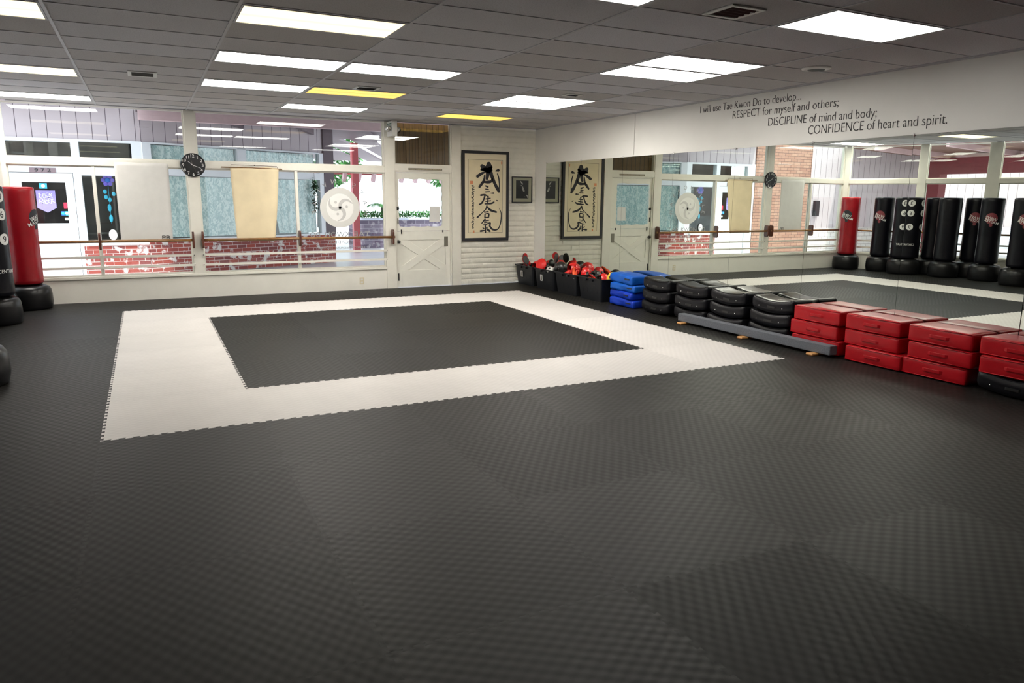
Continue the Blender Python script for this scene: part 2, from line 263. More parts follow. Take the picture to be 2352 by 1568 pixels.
def text(txt,org,U,V,width=None,height=None,thick=.002,thin=0,mb=None,center=False,capref=None):
    """org = lower-left (baseline) or centre; U,V direction vectors; returns MB"""
    vs,fs=textgeo(txt,thin); x0=min(v.x for v in vs);x1=max(v.x for v in vs); y0=min(v.y for v in vs); y1=max(v.y for v in vs)
    base=0 if capref else y0; top=capref if capref else y1
    su=width/(x1-x0) if width else None; sv=height/(top-base) if height else None
    su=su or sv; sv=sv or su
    U=Vector(U).normalized();V=Vector(V).normalized();W=U.cross(V)
    mb=mb or MB(); cx=(x0+x1)/2 if center else x0; cy=(base+top)/2 if center else base
    return mb.add([Vector(org)+U*(v.x-cx)*su+V*(v.y-cy)*sv+W*(v.z)*thick for v in vs],fs)
CORN=Vector((-8.2,0,0)); LD=Vector((-.4226,-.9063,0)); LN=Vector((.9063,-.4226,0))  # left wall: start, direction, inward normal
# ================================================================ FLOOR
mb=MB(); mb.prism([(-11.4,-15.2,-.021),(.0,-15.2,-.021),(0,0,-.021),(-8.2,0,-.021),(-10.66,-5.44,-.021),(-10.66,-15.2,-.021)],(0,0,-.12)); struct(mb.build('floor','sub'))
x0,y0,tw,tl=-6.9109,-1.12,1.0,.985
NT=12
def edge(n,ln,amp=.019):
    """dovetail offsets along one mat edge: list of (t,offset)"""
    out=[];p=ln/n
    for i in range(n):
        a=i*p
        out+=[(a+p*.30,0),(a+p*.20,amp),(a+p*.80,amp),(a+p*.70,0)]
    return out
def matpoly():
    P=[];g=.0006
    E1=edge(NT,tw);E2=edge(NT,tl)
    # south edge (y=-tl) going +x, then east, north, west: neighbours share the same profile
    P.append((0,-tl))
    for t,o in E1: P.append((t,-tl+o))
    P.append((tw,-tl))
    for t,o in E2: P.append((tw+o,-tl+t))
    P.append((tw,0))
    for t,o in reversed(E1): P.append((t,o))
    P.append((0,0))
    for t,o in reversed(E2): P.append((o,-tl+t))
    return P
MP=matpoly()
from mathutils.geometry import tessellate_polygon
TESS=tessellate_polygon([[Vector((x,y,0)) for x,y in MP]])
def clip_mesh(name,mt,ox,oy,planes):
    bm=bmesh.new(); vs=[bm.verts.new((x,y,0)) for x,y in MP]
    for tri in TESS: bm.faces.new([vs[i] for i in tri])
    for co_,no_ in planes:
        bmesh.ops.bisect_plane(bm,geom=bm.verts[:]+bm.edges[:]+bm.faces[:],plane_co=Vector(co_)-Vector((ox,oy,0)),plane_no=no_,clear_outer=True)
    if not bm.faces: bm.free(); return None
    for v in bm.verts: v.co.z=-.02
    r=bmesh.ops.extrude_face_region(bm,geom=bm.faces[:])
    for v in r['geom']:
        if isinstance(v,bmesh.types.BMVert): v.co.z=0
    bmesh.ops.holes_fill(bm,edges=[e for e in bm.edges if e.is_boundary])
    bmesh.ops.recalc_face_normals(bm,faces=bm.faces)
    me=bpy.data.meshes.new(name); bm.to_mesh(me); bm.free(); me.materials.append(MT[mt]); return me
FULL={k:clip_mesh('foam_mat',k,0,0,[]) for k in ('black','white')}
planes=[((-.002,0,0),(1,0,0)),((0,-.002,0),(0,1,0)),((-10.655,0,0),(-1,0,0)),((CORN+LN*.004),(-LN.x,-LN.y,0))]
def wall_side(p): return (Vector(p)-CORN).dot(LN)
for i in range(-4,8):
    for j in range(-2,14):
        ox,oy=x0+i*tw,y0-j*tl
        if ox>=-.01 or oy-tl>-.02: continue
        if max(wall_side((ox+tw,oy-tl,0)),wall_side((ox+tw,oy,0)))<=.01 and oy-tl>-6.5: continue
        if ox+tw<-10.655: continue
        ring=(0<=i<6 and 0<=j<6); inner=(1<=i<5 and 1<=j<5); k='white' if ring and not inner else 'black'
        need=(ox+tw+.02>-.002) or (oy+.02>-.002) or ox<-10.655 or wall_side((ox,oy,0))<.03
        me=FULL[k]
        if need:
            me=clip_mesh('foam_mat',k,ox,oy,planes)
            if me is None or len(me.polygons)<4: continue
        o=bpy.data.objects.new('foam_mat',me); COL.objects.link(o); o.location=(ox,oy,0)
        OR=['first','second','third','fourth','fifth','sixth','seventh','eighth','ninth','tenth','eleventh','twelfth','thirteenth','fourteenth','fifteenth','sixteenth']
        if inner: tag(o,'black foam mat inside the white square, %s row from the windows, %s from its left'%(OR[j-1],OR[i-1]),'floor mat','black mats filling the white square')
        elif k=='white':
            cn={(0,0):'far left corner of the white square, near the window wall',(5,0):'far right corner of the white square, nearest the black bins',(0,5):'near left corner of the white square',(5,5):'near right corner of the white square'}.get((i,j))
            if cn: tag(o,'white foam mat at the '+cn,'floor mat','white mats of the square border')
            else:
                sd={0:'far',5:'near'}.get(j) or {0:'left',5:'right'}[i]; q=i if j in (0,5) else j
                tag(o,'white foam mat, %s %s along the %s side of the white square'%(OR[q],'from left' if j in (0,5) else 'from the windows',sd),'floor mat','white mats of the square border')
        else:
            if j<0: lab='black foam mat, %s strip at the window wall, %s column left to right'%('wide' if j==-1 else 'narrow cut',OR[i+4])
            elif j>5: lab='black foam mat, %s row this side of the white square, %s column left to right'%(OR[j-6],OR[i+4])
            elif i<0: lab='black foam mat left of the white square, %s row from the windows, %s column outward'%(OR[j],OR[-i-1])
            else: lab='black foam mat between white square and mirrors, %s row from the windows%s'%(OR[j],'' if i==6 else ', outer')
            tag(o,lab,'floor mat','black mats around the white square')
# ================================================================ CEILING
mb=MB(); mb.prism([(-11.4,-15.2,H),(.0,-15.2,H),(0,0,H),(-8.2,0,H),(-10.66,-5.44,H),(-11.4,-5.44,H)],(0,0,.12)); struct(mb.build('ceiling','ceil'))
mb=MB()
def lx(y): return max(-10.66,-8.2+.466*y)
for k in range(-4,6):
    x=XC+XP*k
    if x>-.05: continue
    ytop=0 if x>-8.2 else (x+8.2)/.466
    mb.box(x-.011,-15.1,H-.006,x+.011,ytop-.01,H+.001)
for k in range(26):
    y=YC-YP*k
    mb.box(lx(y)+.01,y-.009,H-.005,-.01,y+.009,H+.001)
mb.box(-8.1,-.02,H-.012,-.01,-.001,H); mb.box(-.02,-15.1,H-.012,-.001,-.02,H)
struct(mb.build('trim_1','tbar'))
EM={'w':emat('lamp_white',(1,.96,.89),LAMP*1.1),'f':emat('lamp_white_far',(1,.96,.88),LAMP*1.6),'n':emat('lamp_white_near',(1,.97,.92),LAMP*.7),'c':emat('lamp_cream',(1,.84,.5),LAMP*.13),'y':emat('lamp_yellow',(1,.60,.04),LAMP*.085)}
def lamp(col,row,kind,label):
    xa=XC+XP*col; yb=YC-YP*row; cx,cy=xa+XP/2,yb-YP/2
    t=thing('ceiling_light',label,'ceiling light',(cx,cy,H),0,'recessed fluorescent panels in the ceiling grid')
    hx,hy=XP/2-.014,YP/2-.014; f=MB()
    f.box(cx-hx,cy-hy,H-.008,cx+hx,cy-hy+.016,H-.001);f.box(cx-hx,cy+hy-.016,H-.008,cx+hx,cy+hy,H-.001);f.box(cx-hx,cy-hy+.016,H-.008,cx-hx+.016,cy+hy-.016,H-.001);f.box(cx+hx-.016,cy-hy+.016,H-.008,cx+hx,cy+hy-.016,H-.001)
    f.build('frame','tbar',t)
    d=MB(); d.box(cx-hx+.016,cy-hy+.016,H-.006,cx+hx-.016,cy+hy-.016,H-.001); d.build('diffuser',EM[kind],t)
lamp(0,10,'c','large cream glowing ceiling panel nearest the viewer on the left half')
lamp(0,7,'w','white ceiling panel left of its end-to-end twin, in line with it')
lamp(1,7,'w','white ceiling panel joined end to end with another at its left')
lamp(0,4,'f','white ceiling panel left of the amber one')
lamp(1,4,'y','amber orange glowing ceiling panel beside a square air vent')
lamp(1,1,'f','small-looking white ceiling panel closest to the window wall and exit sign')
lamp(-2,4,'c','warm cream ceiling panel cut off at the left edge, upper of two')
lamp(-2,0,'f','white ceiling panel cut off at the left edge, just above the windows')
lamp(-2,9,'c','ceiling panel whose corner just shows in the top left corner')
lamp(3,13,'n','largest white ceiling panel at right, near the round speaker')
lamp(3,10,'n','white ceiling panel of the middle right pair, nearer half')
lamp(3,9,'w','white ceiling panel of the middle right pair, farther half')
lamp(3,5,'f','white ceiling panel of the far right pair, nearer half')
lamp(3,4,'f','white ceiling panel of the far right pair, farther half')
lamp(3,1,'y','yellow ceiling panel before the calligraphy wall')
lamp(1,13,'n','ceiling panel just touching the top edge of the view')
def vent(cx,cy,sx,sy,label):
    t=thing('ceiling_vent',label,'air vent',(cx,cy,H),0,'square ceiling air vents'); f=MB(); z=H-.012
    for a in ((-1,0),(1,0)): f.box(cx+a[0]*sx/2-.018,cy-sy/2-.018,z,cx+a[0]*sx/2+.018,cy+sy/2+.018,H-.001)
    for a in (-1,1): f.box(cx-sx/2,cy+a*sy/2-.018,z,cx+sx/2,cy+a*sy/2+.018,H-.001)
    f.build('frame','exitp',t,bevel=.003)
    b=MB(); b.box(cx-sx/2+.018,cy-sy/2+.018,H-.004,cx+sx/2-.018,cy+sy/2-.018,H-.001); b.build('opening','dark',t)
    for k in range(4):
        yy=cy-sy/2+.05+k*(sy-.1)/3; s=MB(); s.bar((cx-sx/2+.018,yy,z+.004),(cx+sx/2-.018,yy,z+.004),.016,.003,upv=(0,.6,.8)); s.build('louver','iron',t)
vent(-6.45,-3.33,.24,.30,'square ceiling vent with white frame, left of the row of lamps')
vent(-4.13,-3.52,.24,.22,'square ceiling vent beside the amber lamp')
vent(-2.92,-8.2,.26,.26,'dark square ceiling vent nearest the viewer, left of the large right lamp')
vent(-1.78,-4.22,.17,.14,'smallest ceiling vent beside the far right pair of lamps')
t=thing('ceiling_speaker','round white ceiling ring with dark centre near the mirror wall','ceiling speaker',(-.73,-6.95,H))
MB().lathe([(.075,-.002),(.08,-.02),(.13,-.012),(.135,-.001)],(-.73,-6.95,H)).build('ring','exitp',t,smooth=True)
MB().lathe([(.0,-.021),(.078,-.0205),(.078,-.001)],(-.73,-6.95,H)).build('grille','dark',t)
# ================================================================ WALLS
# far (window) wall, y from 0 to .12
W=MB(); W.box(-8.2,0,0,-2.885,.12,.335); struct(W.build('wall_far','wall'))
W=MB(); W.box(-8.192,-.022,.335,-2.885,.14,.375); struct(W.build('trim_2','trim',bevel=.004))   # window sill
W=MB(); W.box(-8.19,-.012,1.95,-2.885,.12,2.045); struct(W.build('trim_3','trim',bevel=.003))   # cross beam
W=MB(); W.box(-5.925,-.02,.375,-5.775,.12,H); struct(W.build('trim_4','trim',bevel=.003))
W=MB(); W.box(-2.885,-.02,0,-2.71,.14,H); struct(W.build('trim_5','trim',bevel=.003))
W=MB(); W.box(-8.3,-.02,0,-8.192,.12,H); struct(W.build('trim_6','trim'))
W=MB(); W.box(-1.68,-.02,0,-1.51,.16,H); struct(W.build('trim_7','trim',bevel=.003))
W=MB(); W.box(-2.71,-.015,1.985,-1.68,.12,2.09); struct(W.build('trim_8','trim',bevel=.003))
def window(name,xa,xb,za,zb,mull=[],fr=.022):
    t=thing(name,None,None,((xa+xb)/2,.06,za)); t['kind']='structure'; f=MB(); y0,y1=.03,.075
    f.box(xa,y0,za,xb,y1,za+fr);f.box(xa,y0,zb-fr,xb,y1,zb);f.box(xa,y0,za+fr,xa+fr,y1,zb-fr);f.box(xb-fr,y0,za+fr,xb,y1,zb-fr); f.build('window_frame','trim',t)
    es=[xa+fr]+sum([[m-.022,m+.022] for m in mull],[])+[xb-fr]
    for m in mull: MB().box(m-.022,.0,za+.001,m+.022,.08,zb-.001).build('mullion','trim',t)
    for k in range(0,len(es),2): MB().box(es[k],.05,za+fr,es[k+1],.056,zb-fr).build('pane','glass',t)
    return t
window('window_1',-8.192,-5.925,.375,1.95,[-7.155]); window('window_2',-5.775,-2.885,.375,1.95,[-4.335])
window('window_3',-8.192,-5.925,2.045,H-.01); window('window_4',-5.775,-2.885,2.045,H-.01)
# transom over the door with a slatted blind behind the glass
t=thing('window_5',None,None,(-2.2,.06,2.09)); t['kind']='structure'
f=MB(); f.box(-2.71,.0,2.09,-2.69,.08,H-.01);f.box(-1.70,.0,2.09,-1.68,.08,H-.01);f.box(-2.69,.0,2.09,-1.70,.08,2.105);f.build('window_frame','trim',t)
MB().box(-2.69,.03,2.105,-1.70,.036,H-.01).build('pane','glass',t)
b=MB(); n=9; ww=(.99)/n; b.box(-2.69,.10,2.10,-1.69,.104,H-.012)  # backing sheet added behind the slats to block light through gaps
for k in range(n):
    a=-2.69+k*ww; b.prism([(a,.075,2.11),(a+ww*.97,.085+.01*(k%2),2.11),(a+ww*.97,.09+.01*(k%2),2.11),(a,.08,2.11)],(0,0,.66))
tag(b.build('window_blind','blind'),'brown vertical-slat blind behind the glass above the dutch door','window blind')
# adobe block wall right of the door
mb=MB(); mb.box(-1.51,.035,0,-.001,.16,H)
row=0; z=0.0
while z<H-.02:
    hgt=.094; zt=min(z+hgt,H); x=-1.51-(0 if row%2 else .22)
    while x<-.001:
        ln=.44+random.uniform(-.02,.02); a=max(x,-1.51); b_=min(x+ln,-.002)
        if b_-a>.05:
            dz=.004+random.uniform(-.002,.002); prot=random.uniform(-.004,.004)+(.006 if z<1.6 else .0); g=.004
            fl=.010 if z<1.9 else .006
            # blocks with rounded, slumped faces
            ny,nz=6,5; vs=[];fs=[]
            for i in range(nz+1):
                for jx in range(ny+1):
                    uu=jx/ny; vv=i/nz; e=min(min(uu,1-uu)*6*(b_-a)/.44*2,1); ev=math.sin(PI*min(max(vv,0),1))**.5
                    vs.append((a+g/2+(b_-a-g)*uu, .035-(.003+prot+fl*ev*(.5+.5*e))+.004*mnoise.noise(Vector((a+uu*3,z*9+vv,row))), z+dz+(zt-z-dz)*vv))
            for i in range(nz):
                for jx in range(ny): q=i*(ny+1)+jx; fs.append((q,q+1,q+ny+2,q+ny+1))
            mb.add(vs,fs)
        x+=ln
    z+=hgt; row+=1
o=mb.build('wall_brick','adobe'); struct(o)
for p in o.data.polygons: p.use_smooth=False
# right wall (mirrors) x=0
W=MB(); W.box(0,-15.1,0,.14,.16,H); struct(W.build('wall_right','mwall'))
W=MB(); W.box(-.012,-3.053,MZ+.02,-.0,-3.047,H-.012); struct(W.build('trim_9','mwall'))
W=MB(); W.box(-10.8,-15.2,0,.14,-15.1,H); struct(W.build('wall_back','mwall'))
W=MB(); W.box(-10.8,-15.1,0,-10.66,-5.44,H); struct(W.build('wall_left','mwall'))
# slanted window wall on the left
def LP(s,n,z): return CORN+LD*s+LN*n+Vector((0,0,z))
def lbox(mb,s0,s1,n0,n1,z0,z1): return mb.prism([LP(s0,n0,z0),LP(s1,n0,z0),LP(s1,n1,z0),LP(s0,n1,z0)],(0,0,z1-z0))
LT=5.95
posts=[(0,.10),(1.40,1.56),(2.70,2.92),(4.25,4.41),(5.79,5.95)]
struct(lbox(MB(),0,LT,-.12,0,0,.335).build('wall_slanted','wall'))
struct(lbox(MB(),0,LT,-.14,.022,.335,.375).build('trim_10','trim'))
struct(lbox(MB(),0,LT,-.12,.012,1.95,2.045).build('trim_11','trim'))
for k,(a,b_) in enumerate(posts): struct(lbox(MB(),a,b_,-.12,.02,0,H).build('trim_%d'%(12+k),'trim'))
for k in range(4):
    a,b_=posts[k][1],posts[k+1][0]
    for q,(za,zb) in enumerate(((.375,1.95),(2.045,H-.01))):
        t=thing('window_%d'%(6+k*2+q),None,None,tuple(LP((a+b_)/2,-.06,za))); t['kind']='structure'
        f=MB(); lbox(f,a,b_,-.08,-.03,za,za+.02);lbox(f,a,b_,-.08,-.03,zb-.02,zb);lbox(f,a,a+.02,-.08,-.03,za,zb);lbox(f,b_-.02,b_,-.08,-.03,za,zb);f.build('window_frame','trim',t)
        lbox(MB(),a+.02,b_-.02,-.056,-.05,za+.02,zb-.02).build('pane','glass',t)
# ================================================================ MIRRORS
edges=[-.39,-1.59,-2.79,-3.985,-5.174,-6.341,-7.52,-8.68,-9.86,-11.04,-12.2]
for k in range(len(edges)-1):
    a,b_=edges[k]-.0015,edges[k+1]+.0015; yaw=0
    m=MB(); m.box(-.007,b_,.09,-.001,a,MZ)
    yaw=-.0061 if k==6 else 0
    if yaw: m.xf(lambda p:Vector((p.x+(p.y-a)*yaw-.0002 if False else p.x-abs(p.y-a)*abs(yaw),p.y,p.z)))
    pos=['first from the far corner','second from the far corner','third from the far corner','fourth from the far corner','above the black pads','above the black and red pad stacks','above the red pads, slightly askew','at the right edge of view','beyond the right edge','last toward the back'][k]
    lab='tall frameless wall mirror panel, '+pos
    t=thing('wall_mirror',lab,'mirror',(-.004,(a+b_)/2,.09),0,'mirror panels along the right wall')
    m.build('glass','mirror',t)
    for s in (a-.02 if k==0 else a,):
        MB().lathe([(.006,0),(.011,.004),(.011,.02),(.004,.024)],(-.012,s,MZ-.012),12).build('clip','chrome',t)
    g=MB(); g.box(-.0015,a-.0002,.09,-.0005,a+.0032,MZ); g.build('edge','dark',t)
# ================================================================ WALL QUOTE
def quote(txt,ya,yb,zl,zr,cap,labl):
    U=Vector((0,yb-ya,zr-zl)); V=Vector((0,0,1))
    vs,fs=textgeo(txt,-.014); xa=min(v.x for v in vs); xb=max(v.x for v in vs); su=U.length/(xb-xa); sv=cap/.70; U.normalize(); W=U.cross(V); org=Vector((-.003,ya,zl))
    t=thing('wall_lettering',labl,'lettering',tuple(org),0,'quote painted above the mirrors')
    fs=sorted(fs,key=lambda f:min(vs[i].x for i in f)); groups=[];end=-9
    for f in fs:
        a=min(vs[i].x for i in f); b_=max(vs[i].x for i in f)
        if a-end>.155: groups.append([])
        groups[-1].append(f); end=max(end,b_)
    for g in groups:
        ids=sorted({i for f in g for i in f}); mp={i:k for k,i in enumerate(ids)}
        MB().add([org+U*(vs[i].x-xa)*su+V*vs[i].y*sv+W*vs[i].z*.002 for i in ids],[tuple(mp[i] for i in f) for f in g]).build('word','sepia',t)
quote('I will use Tae Kwon Do to develop...',-4.471,-6.117,2.652,2.640,.090,'top line of black wall lettering beginning I will use')
quote('RESPECT for myself and others;',-5.072,-6.619,2.531,2.520,.090,'second line of black wall lettering beginning RESPECT')
quote('DISCIPLINE of mind and body;',-5.663,-7.086,2.398,2.372,.092,'third line of black wall lettering beginning DISCIPLINE')
quote('CONFIDENCE of heart and spirit.',-6.255,-7.822,2.262,2.247,.096,'bottom line of black wall lettering beginning CONFIDENCE')
# ================================================================ DUTCH DOOR
t=thing('door_1',None,None,(-2.195,.05,0)); t['kind']='structure'
X0,X1=-2.705,-1.685
f=MB(); f.box(X0,-.0,0,X0+.02,.1,1.985);f.box(X1-.02,-.0,0,X1,.1,1.985);f.box(X0+.02,-.0,1.965,X1-.02,.1,1.985);f.build('door_frame','trim',t)
a,b_=X0+.022,X1-.022; wl,wr,wb,wt=-2.63,-1.852,1.056,1.848
up_=MB()
# frame pieces with scalloped inner outline
def scal(p0,p1,nw,amp):
    out=[]; p0=Vector(p0);p1=Vector(p1); d=(p1-p0); nn=Vector((-d.z,0,d.x)).normalized()
    for i in range(24):
        tt=i/24; out.append(p0+d*tt+nn*amp*abs(math.sin(PI*nw*tt)))
    return out
inner=scal((wl,.03,wb),(wr,.03,wb),3,-.012)+scal((wr,.03,wb),(wr,.03,wt),5,-.012)+scal((wr,.03,wt),(wl,.03,wt),3,-.012)+scal((wl,.03,wt),(wl,.03,wb),5,-.012)
outer=[]
for i in range(96):
    k=i//24; tt=(i%24)/24; c=[(a,.975),(b_,.975),(b_,1.962),(a,1.962)]; p=c[k];q=c[(k+1)%4]; outer.append(Vector((p[0]+(q[0]-p[0])*tt,.03,p[1]+(q[1]-p[1])*tt)))
vs=inner+outer+[p+Vector((0,.04,0)) for p in inner]+[p+Vector((0,.04,0)) for p in outer]; fs=[]
for i in range(96):
    j=(i+1)%96; fs+=[(i,j,96+j,96+i),(192+i,288+i,288+j,192+j),(i,192+i,192+j,j),(96+i,96+j,288+j,288+i)]
up_.add(vs,fs); o=up_.build('upper_leaf','door',t)
MB().box(wl-.02,.048,wb-.02,wr+.02,.054,wt+.02).build('pane','glass',t)
lo=MB(); lo.box(a,.045,.008,b_,.07,.968)
fa,fb,fz0,fz1=a+.085,b_-.085,.30,.82
lo.box(a,.03,.008,fa,.045,.968);lo.box(fb,.03,.008,b_,.045,.968);lo.box(fa,.03,.008,fb,.045,fz0);lo.box(fa,.03,fz1,fb,.045,.968)
lo.bar((fa+.03,.0385,fz0+.01),(fb-.03,.0385,fz1-.01),.015,.10,upv=(0,1,0)) if False else None
def xb(p,q,wd):
    p=Vector(p);q=Vector(q);d=(q-p).normalized();nn=Vector((-d.z,0,d.x)); return [p-nn*wd/2,q-nn*wd/2,q+nn*wd/2,p+nn*wd/2]
lo.prism(xb((fa-.02,.031,fz0-.01),(fb+.02,.031,fz1+.01),.12),(0,.0145,0)); lo.prism(xb((fa-.02,.0315,fz1+.01),(fb+.02,.0315,fz0-.01),.12),(0,.0142,0))
lo.build('lower_leaf','door',t,bevel=.003)
def knob(parent,x,z,y,r,mt='chrome',sgn=-1):
    m=MB(); pr=[(0.0,0),(r*1.1,0),(r*1.1,.006),(r*.45,.010),(r*.45,.03),(r*.95,.036),(r,.05),(r*.7,.062),(0,.064)]
    m.lathe(pr,(0,0,0),20); m.xf(lambda p:Vector((x+p.x,y+sgn*p.z,z+p.y))); return m.build('door_knob',mt,parent,smooth=True)
knob(t,-2.66,.795,.03,.026,'iron')
MB().lathe([(0,0),(.028,0),(.028,.008),(.02,.012),(0,.012)],(0,0,0),20).xf(lambda p:Vector((-2.66+p.x,.03-p.z,1.36+p.y))).build('deadbolt','iron',t,smooth=True)
MB().box(-2.665,.018,1.10,-2.652,.03,1.19).build('bolt','iron',t); MB().box(-2.61,.012,.93,-2.592,.03,1.0).build('latch','iron',t); MB().box(-1.85,.015,.945,-1.835,.03,.985).build('latch','iron',t)
MB().box(-1.815,.02,.70,-1.745,.03,.875).build('push_plate','dgrey',t,bevel=.003); MB().box(-2.672,.02,.12,-2.656,.03,.25).build('hinge','iron',t)
# door paper, header plate
m=MB(); 
for i in range(8):
    pass
m.prism([(-2.085,.044,1.128),(-1.88,.043,1.13),(-1.882,.044,1.395),(-2.07,.043,1.395)],(0,.0015,0)); tag(m.build('paper_notice','wvinyl'),'white paper notice taped inside the dutch door window','paper')
t=thing('door_sign','thin dark strip of small lettering over the dutch door','sign',(-2.16,-.017,2.02))
MB().box(-2.47,-.018,2.005,-1.86,-.0155,2.038).build('strip','dgrey',t)
text('THIS DOOR TO REMAIN UNLOCKED DURING BUSINESS HOURS',(-2.165,-.0195,2.0215),(1,0,0),(0,0,1),width=.58,height=.02,thick=.001,center=True).build('lettering','cream',t)
# ================================================================ EXIT SIGN
t=thing('exit_sign','white box exit sign with two emergency lamp heads at ceiling','exit sign',(-2.78,-.16,2.53))
MB().box(-2.835,-.315,2.53,-2.745,-.021,2.77).build('housing','exitp',t,bevel=.006)
text('EXIT',(-2.8365,-.168,2.675),(0,-1,0),(0,0,1),width=.22,height=.125,thick=.002,center=True).build('lettering','green',t)
text('EXIT',(-2.7435,-.168,2.675),(0,1,0),(0,0,1),width=.22,height=.125,thick=.002,center=True).build('lettering','green',t)
for sx,yy in ((-2.85,-.25),(-2.73,-.12)):
    sg=-1 if sx<-2.8 else 1
    m=MB(); m.tube([(sx-sg*.01,yy,2.66),(sx+sg*.02,yy,2.66),(sx+sg*.04,yy-.03,2.645),(sx+sg*.05,yy-.06,2.63)],[.02,.028,.042,.044],20); m.build('lamp_head','chrome',t,smooth=True)
# ================================================================ CLOCK
cx,cz,cr_=-5.84,1.992,.172
t=thing('wall_clock','round black wall clock with pale numerals on the white window post','clock',(cx,-.02,cz))
MB().lathe([(0,0),(cr_,0),(cr_+.002,.02),(cr_-.006,.032),(cr_-.018,.026),(0,.026)],(0,0,0),64).xf(lambda p:Vector((cx+p.x,-.021-p.z,cz+p.y))).build('case','clockf',t,smooth=False)
m=MB()
for h in range(1,13):
    A=R(90-30*h); rr=cr_*.78; m=text(str(h),(cx+rr*math.cos(A),-.0485,cz+rr*math.sin(A)),(1,0,0),(0,0,1),height=.044,thick=.001,thin=.012,center=True,mb=m)
m.build('numerals','silver',t)
def hand(deg,ln,wd,back=.02,mt='silver',y=-.051):
    A=R(90-deg); d=Vector((math.cos(A),0,math.sin(A))); nn=Vector((-d.z,0,d.x)); c=Vector((cx,y,cz)); return MB().prism([c-d*back-nn*wd/2,c+d*ln-nn*wd/4,c+d*ln+nn*wd/4,c-d*back+nn*wd/2],(0,.0012,0)).build('hand',mt,t)
hand(308,.085,.009); hand(113,.115,.008,y=-.0525); hand(161,.12,.003,.07,'dgrey',y=-.054)
# ================================================================ BARRE AND RAILS
def bracket(cb_,pt,nrm,z=.885):
    """rounded board standing off the wall"""
    n_=Vector(nrm); s_=Vector((-n_.y,n_.x,0)); w_=.014; pts=[]
    for i in range(28):
        A=2*PI*i/28; c,s=math.cos(A),math.sin(A); pts.append((.0625+.0605*math.copysign(abs(c)**.45,c),.125*math.copysign(abs(s)**.35,s)))
    P=Vector(pt); return MB().prism([P+n_*u+Vector((0,0,z+v))-s_*w_ for u,v in pts],s_*2*w_).build('bracket','wood',cb_,bevel=.004)
def barre(label,a,b_,nrm,brs,yy=.085):
    n_=Vector(nrm); a=Vector(a);b_=Vector(b_)
    t=thing('ballet_barre',label,'barre',tuple((a+b_)/2+Vector((0,0,.885))),0,'brown wooden barres along the windows')
    MB().tube([a+n_*yy+Vector((0,0,.885)),b_+n_*yy+Vector((0,0,.885))],.021,16).build('rail','rod',t,smooth=True)
    d=(b_-a)
    for q in brs: bracket(t,a+d*q,nrm)
barre('brown wooden barre across the left window, behind the red bag',(-8.02,-.021,0),(-5.90,-.021,0),(0,-1,0),[.41,.993])
barre('brown wooden barre across the right window, below the round logo',(-5.80,-.021,0),(-2.76,-.021,0),(0,-1,0),[.007,.482,.99])
for k in range(4):
    a,b_=LP(posts[k][1]-.03,.021,0),LP(posts[k+1][0]+.03,.021,0)
    barre(['brown barre on the slanted window wall, nearest the corner','brown barre on the slanted wall, second from the corner','brown barre on the slanted wall, third from the corner','brown barre on the slanted wall, farthest from the corner'][k],a,b_,tuple(LN),[.02,.98])
def rail(a,b_,z,label,n_):
    t=thing('guard_rail',label,'rail',tuple((Vector(a)+Vector(b_))/2+Vector((0,0,z))),0,'thin white guard rails in front of the windows')
    n_=Vector(n_); MB().bar(Vector(a)+n_*.02+Vector((0,0,z)),Vector(b_)+n_*.02+Vector((0,0,z)),.02,.034).build('rail','trim',t)
    for e,s in ((a,1),(b_,-1)):
        d=(Vector(b_)-Vector(a)).normalized()*s; p=Vector(e)+d*.015+n_*.031+Vector((0,0,z)); MB().bar(p-d*.006,p+d*.006,.004,.012).build('screw','iron',t)
for z,nm in ((.655,'upper'),(.505,'lower')):
    rail((-8.06,-.012,0),(-5.90,-.012,0),z,'thin white %s guard rail across the left window'%nm,(0,-1,0)); rail((-5.80,-.012,0),(-2.87,-.012,0),z,'thin white %s guard rail across the right window'%nm,(0,-1,0))
    for k in range(4):
        rail(LP(posts[k][1]-.03,.01,0),LP(posts[k+1][0]+.03,.01,0),z,'thin white %s guard rail on the slanted window wall, bay %s from the corner'%(nm,['one','two','three','four'][k]),LN)
t=thing('power_outlet','ivory double socket on the low wall under the right window','outlet',(-3.327,-.003,.15)); MB().box(-3.363,-.007,.092,-3.291,0,.208).build('plate','outlet',t,bevel=.002)
for z in (.125,.172): MB().box(-3.345,-.0095,z-.014,-3.309,-.006,z+.014).build('socket','exitp',t,bevel=.003)
# ================================================================ HANGING BANNERS
def sheet(name,pts_top,pts_bot,mt,label,curl,rows=26,cols=16,th=.002):
    vs=[];fs=[]
    for k in (0,1):
        for i in range(rows+1):
            for j in range(cols+1):
                v=i/rows;u=j/cols; xt=pts_top[0]+(pts_top[1]-pts_top[0])*u; xb=pts_bot[0]+(pts_bot[1]-pts_bot[0])*u
                e=v**1.3; x=xt+(xb-xt)*e; z=pts_top[2]+(pts_bot[2]-pts_top[2])*v+(.012*abs(math.sin(2*PI*u))*(1 if i==0 else 0))
                vs.append((x,pts_top[3]+curl(u,v)+k*th,z))
    n=(rows+1)*(cols+1)
    for k in (0,1):
        for i in range(rows):
            for j in range(cols):
                q=k*n+i*(cols+1)+j; fs.append((q,q+1,q+cols+2,q+cols+1))
    for i in range(rows):
        for j in (0,cols): q=i*(cols+1)+j; fs.append((q,q+cols+1,n+q+cols+1,n+q))
    for j in range(cols):
        for i in (0,rows): q=i*(cols+1)+j; fs.append((q,q+1,n+q+1,n+q))
    return MB().add(vs,fs)
t=thing('hanging_banner','plain white cloth banner hung in the left window','banner',(-6.53,-.02,.88))
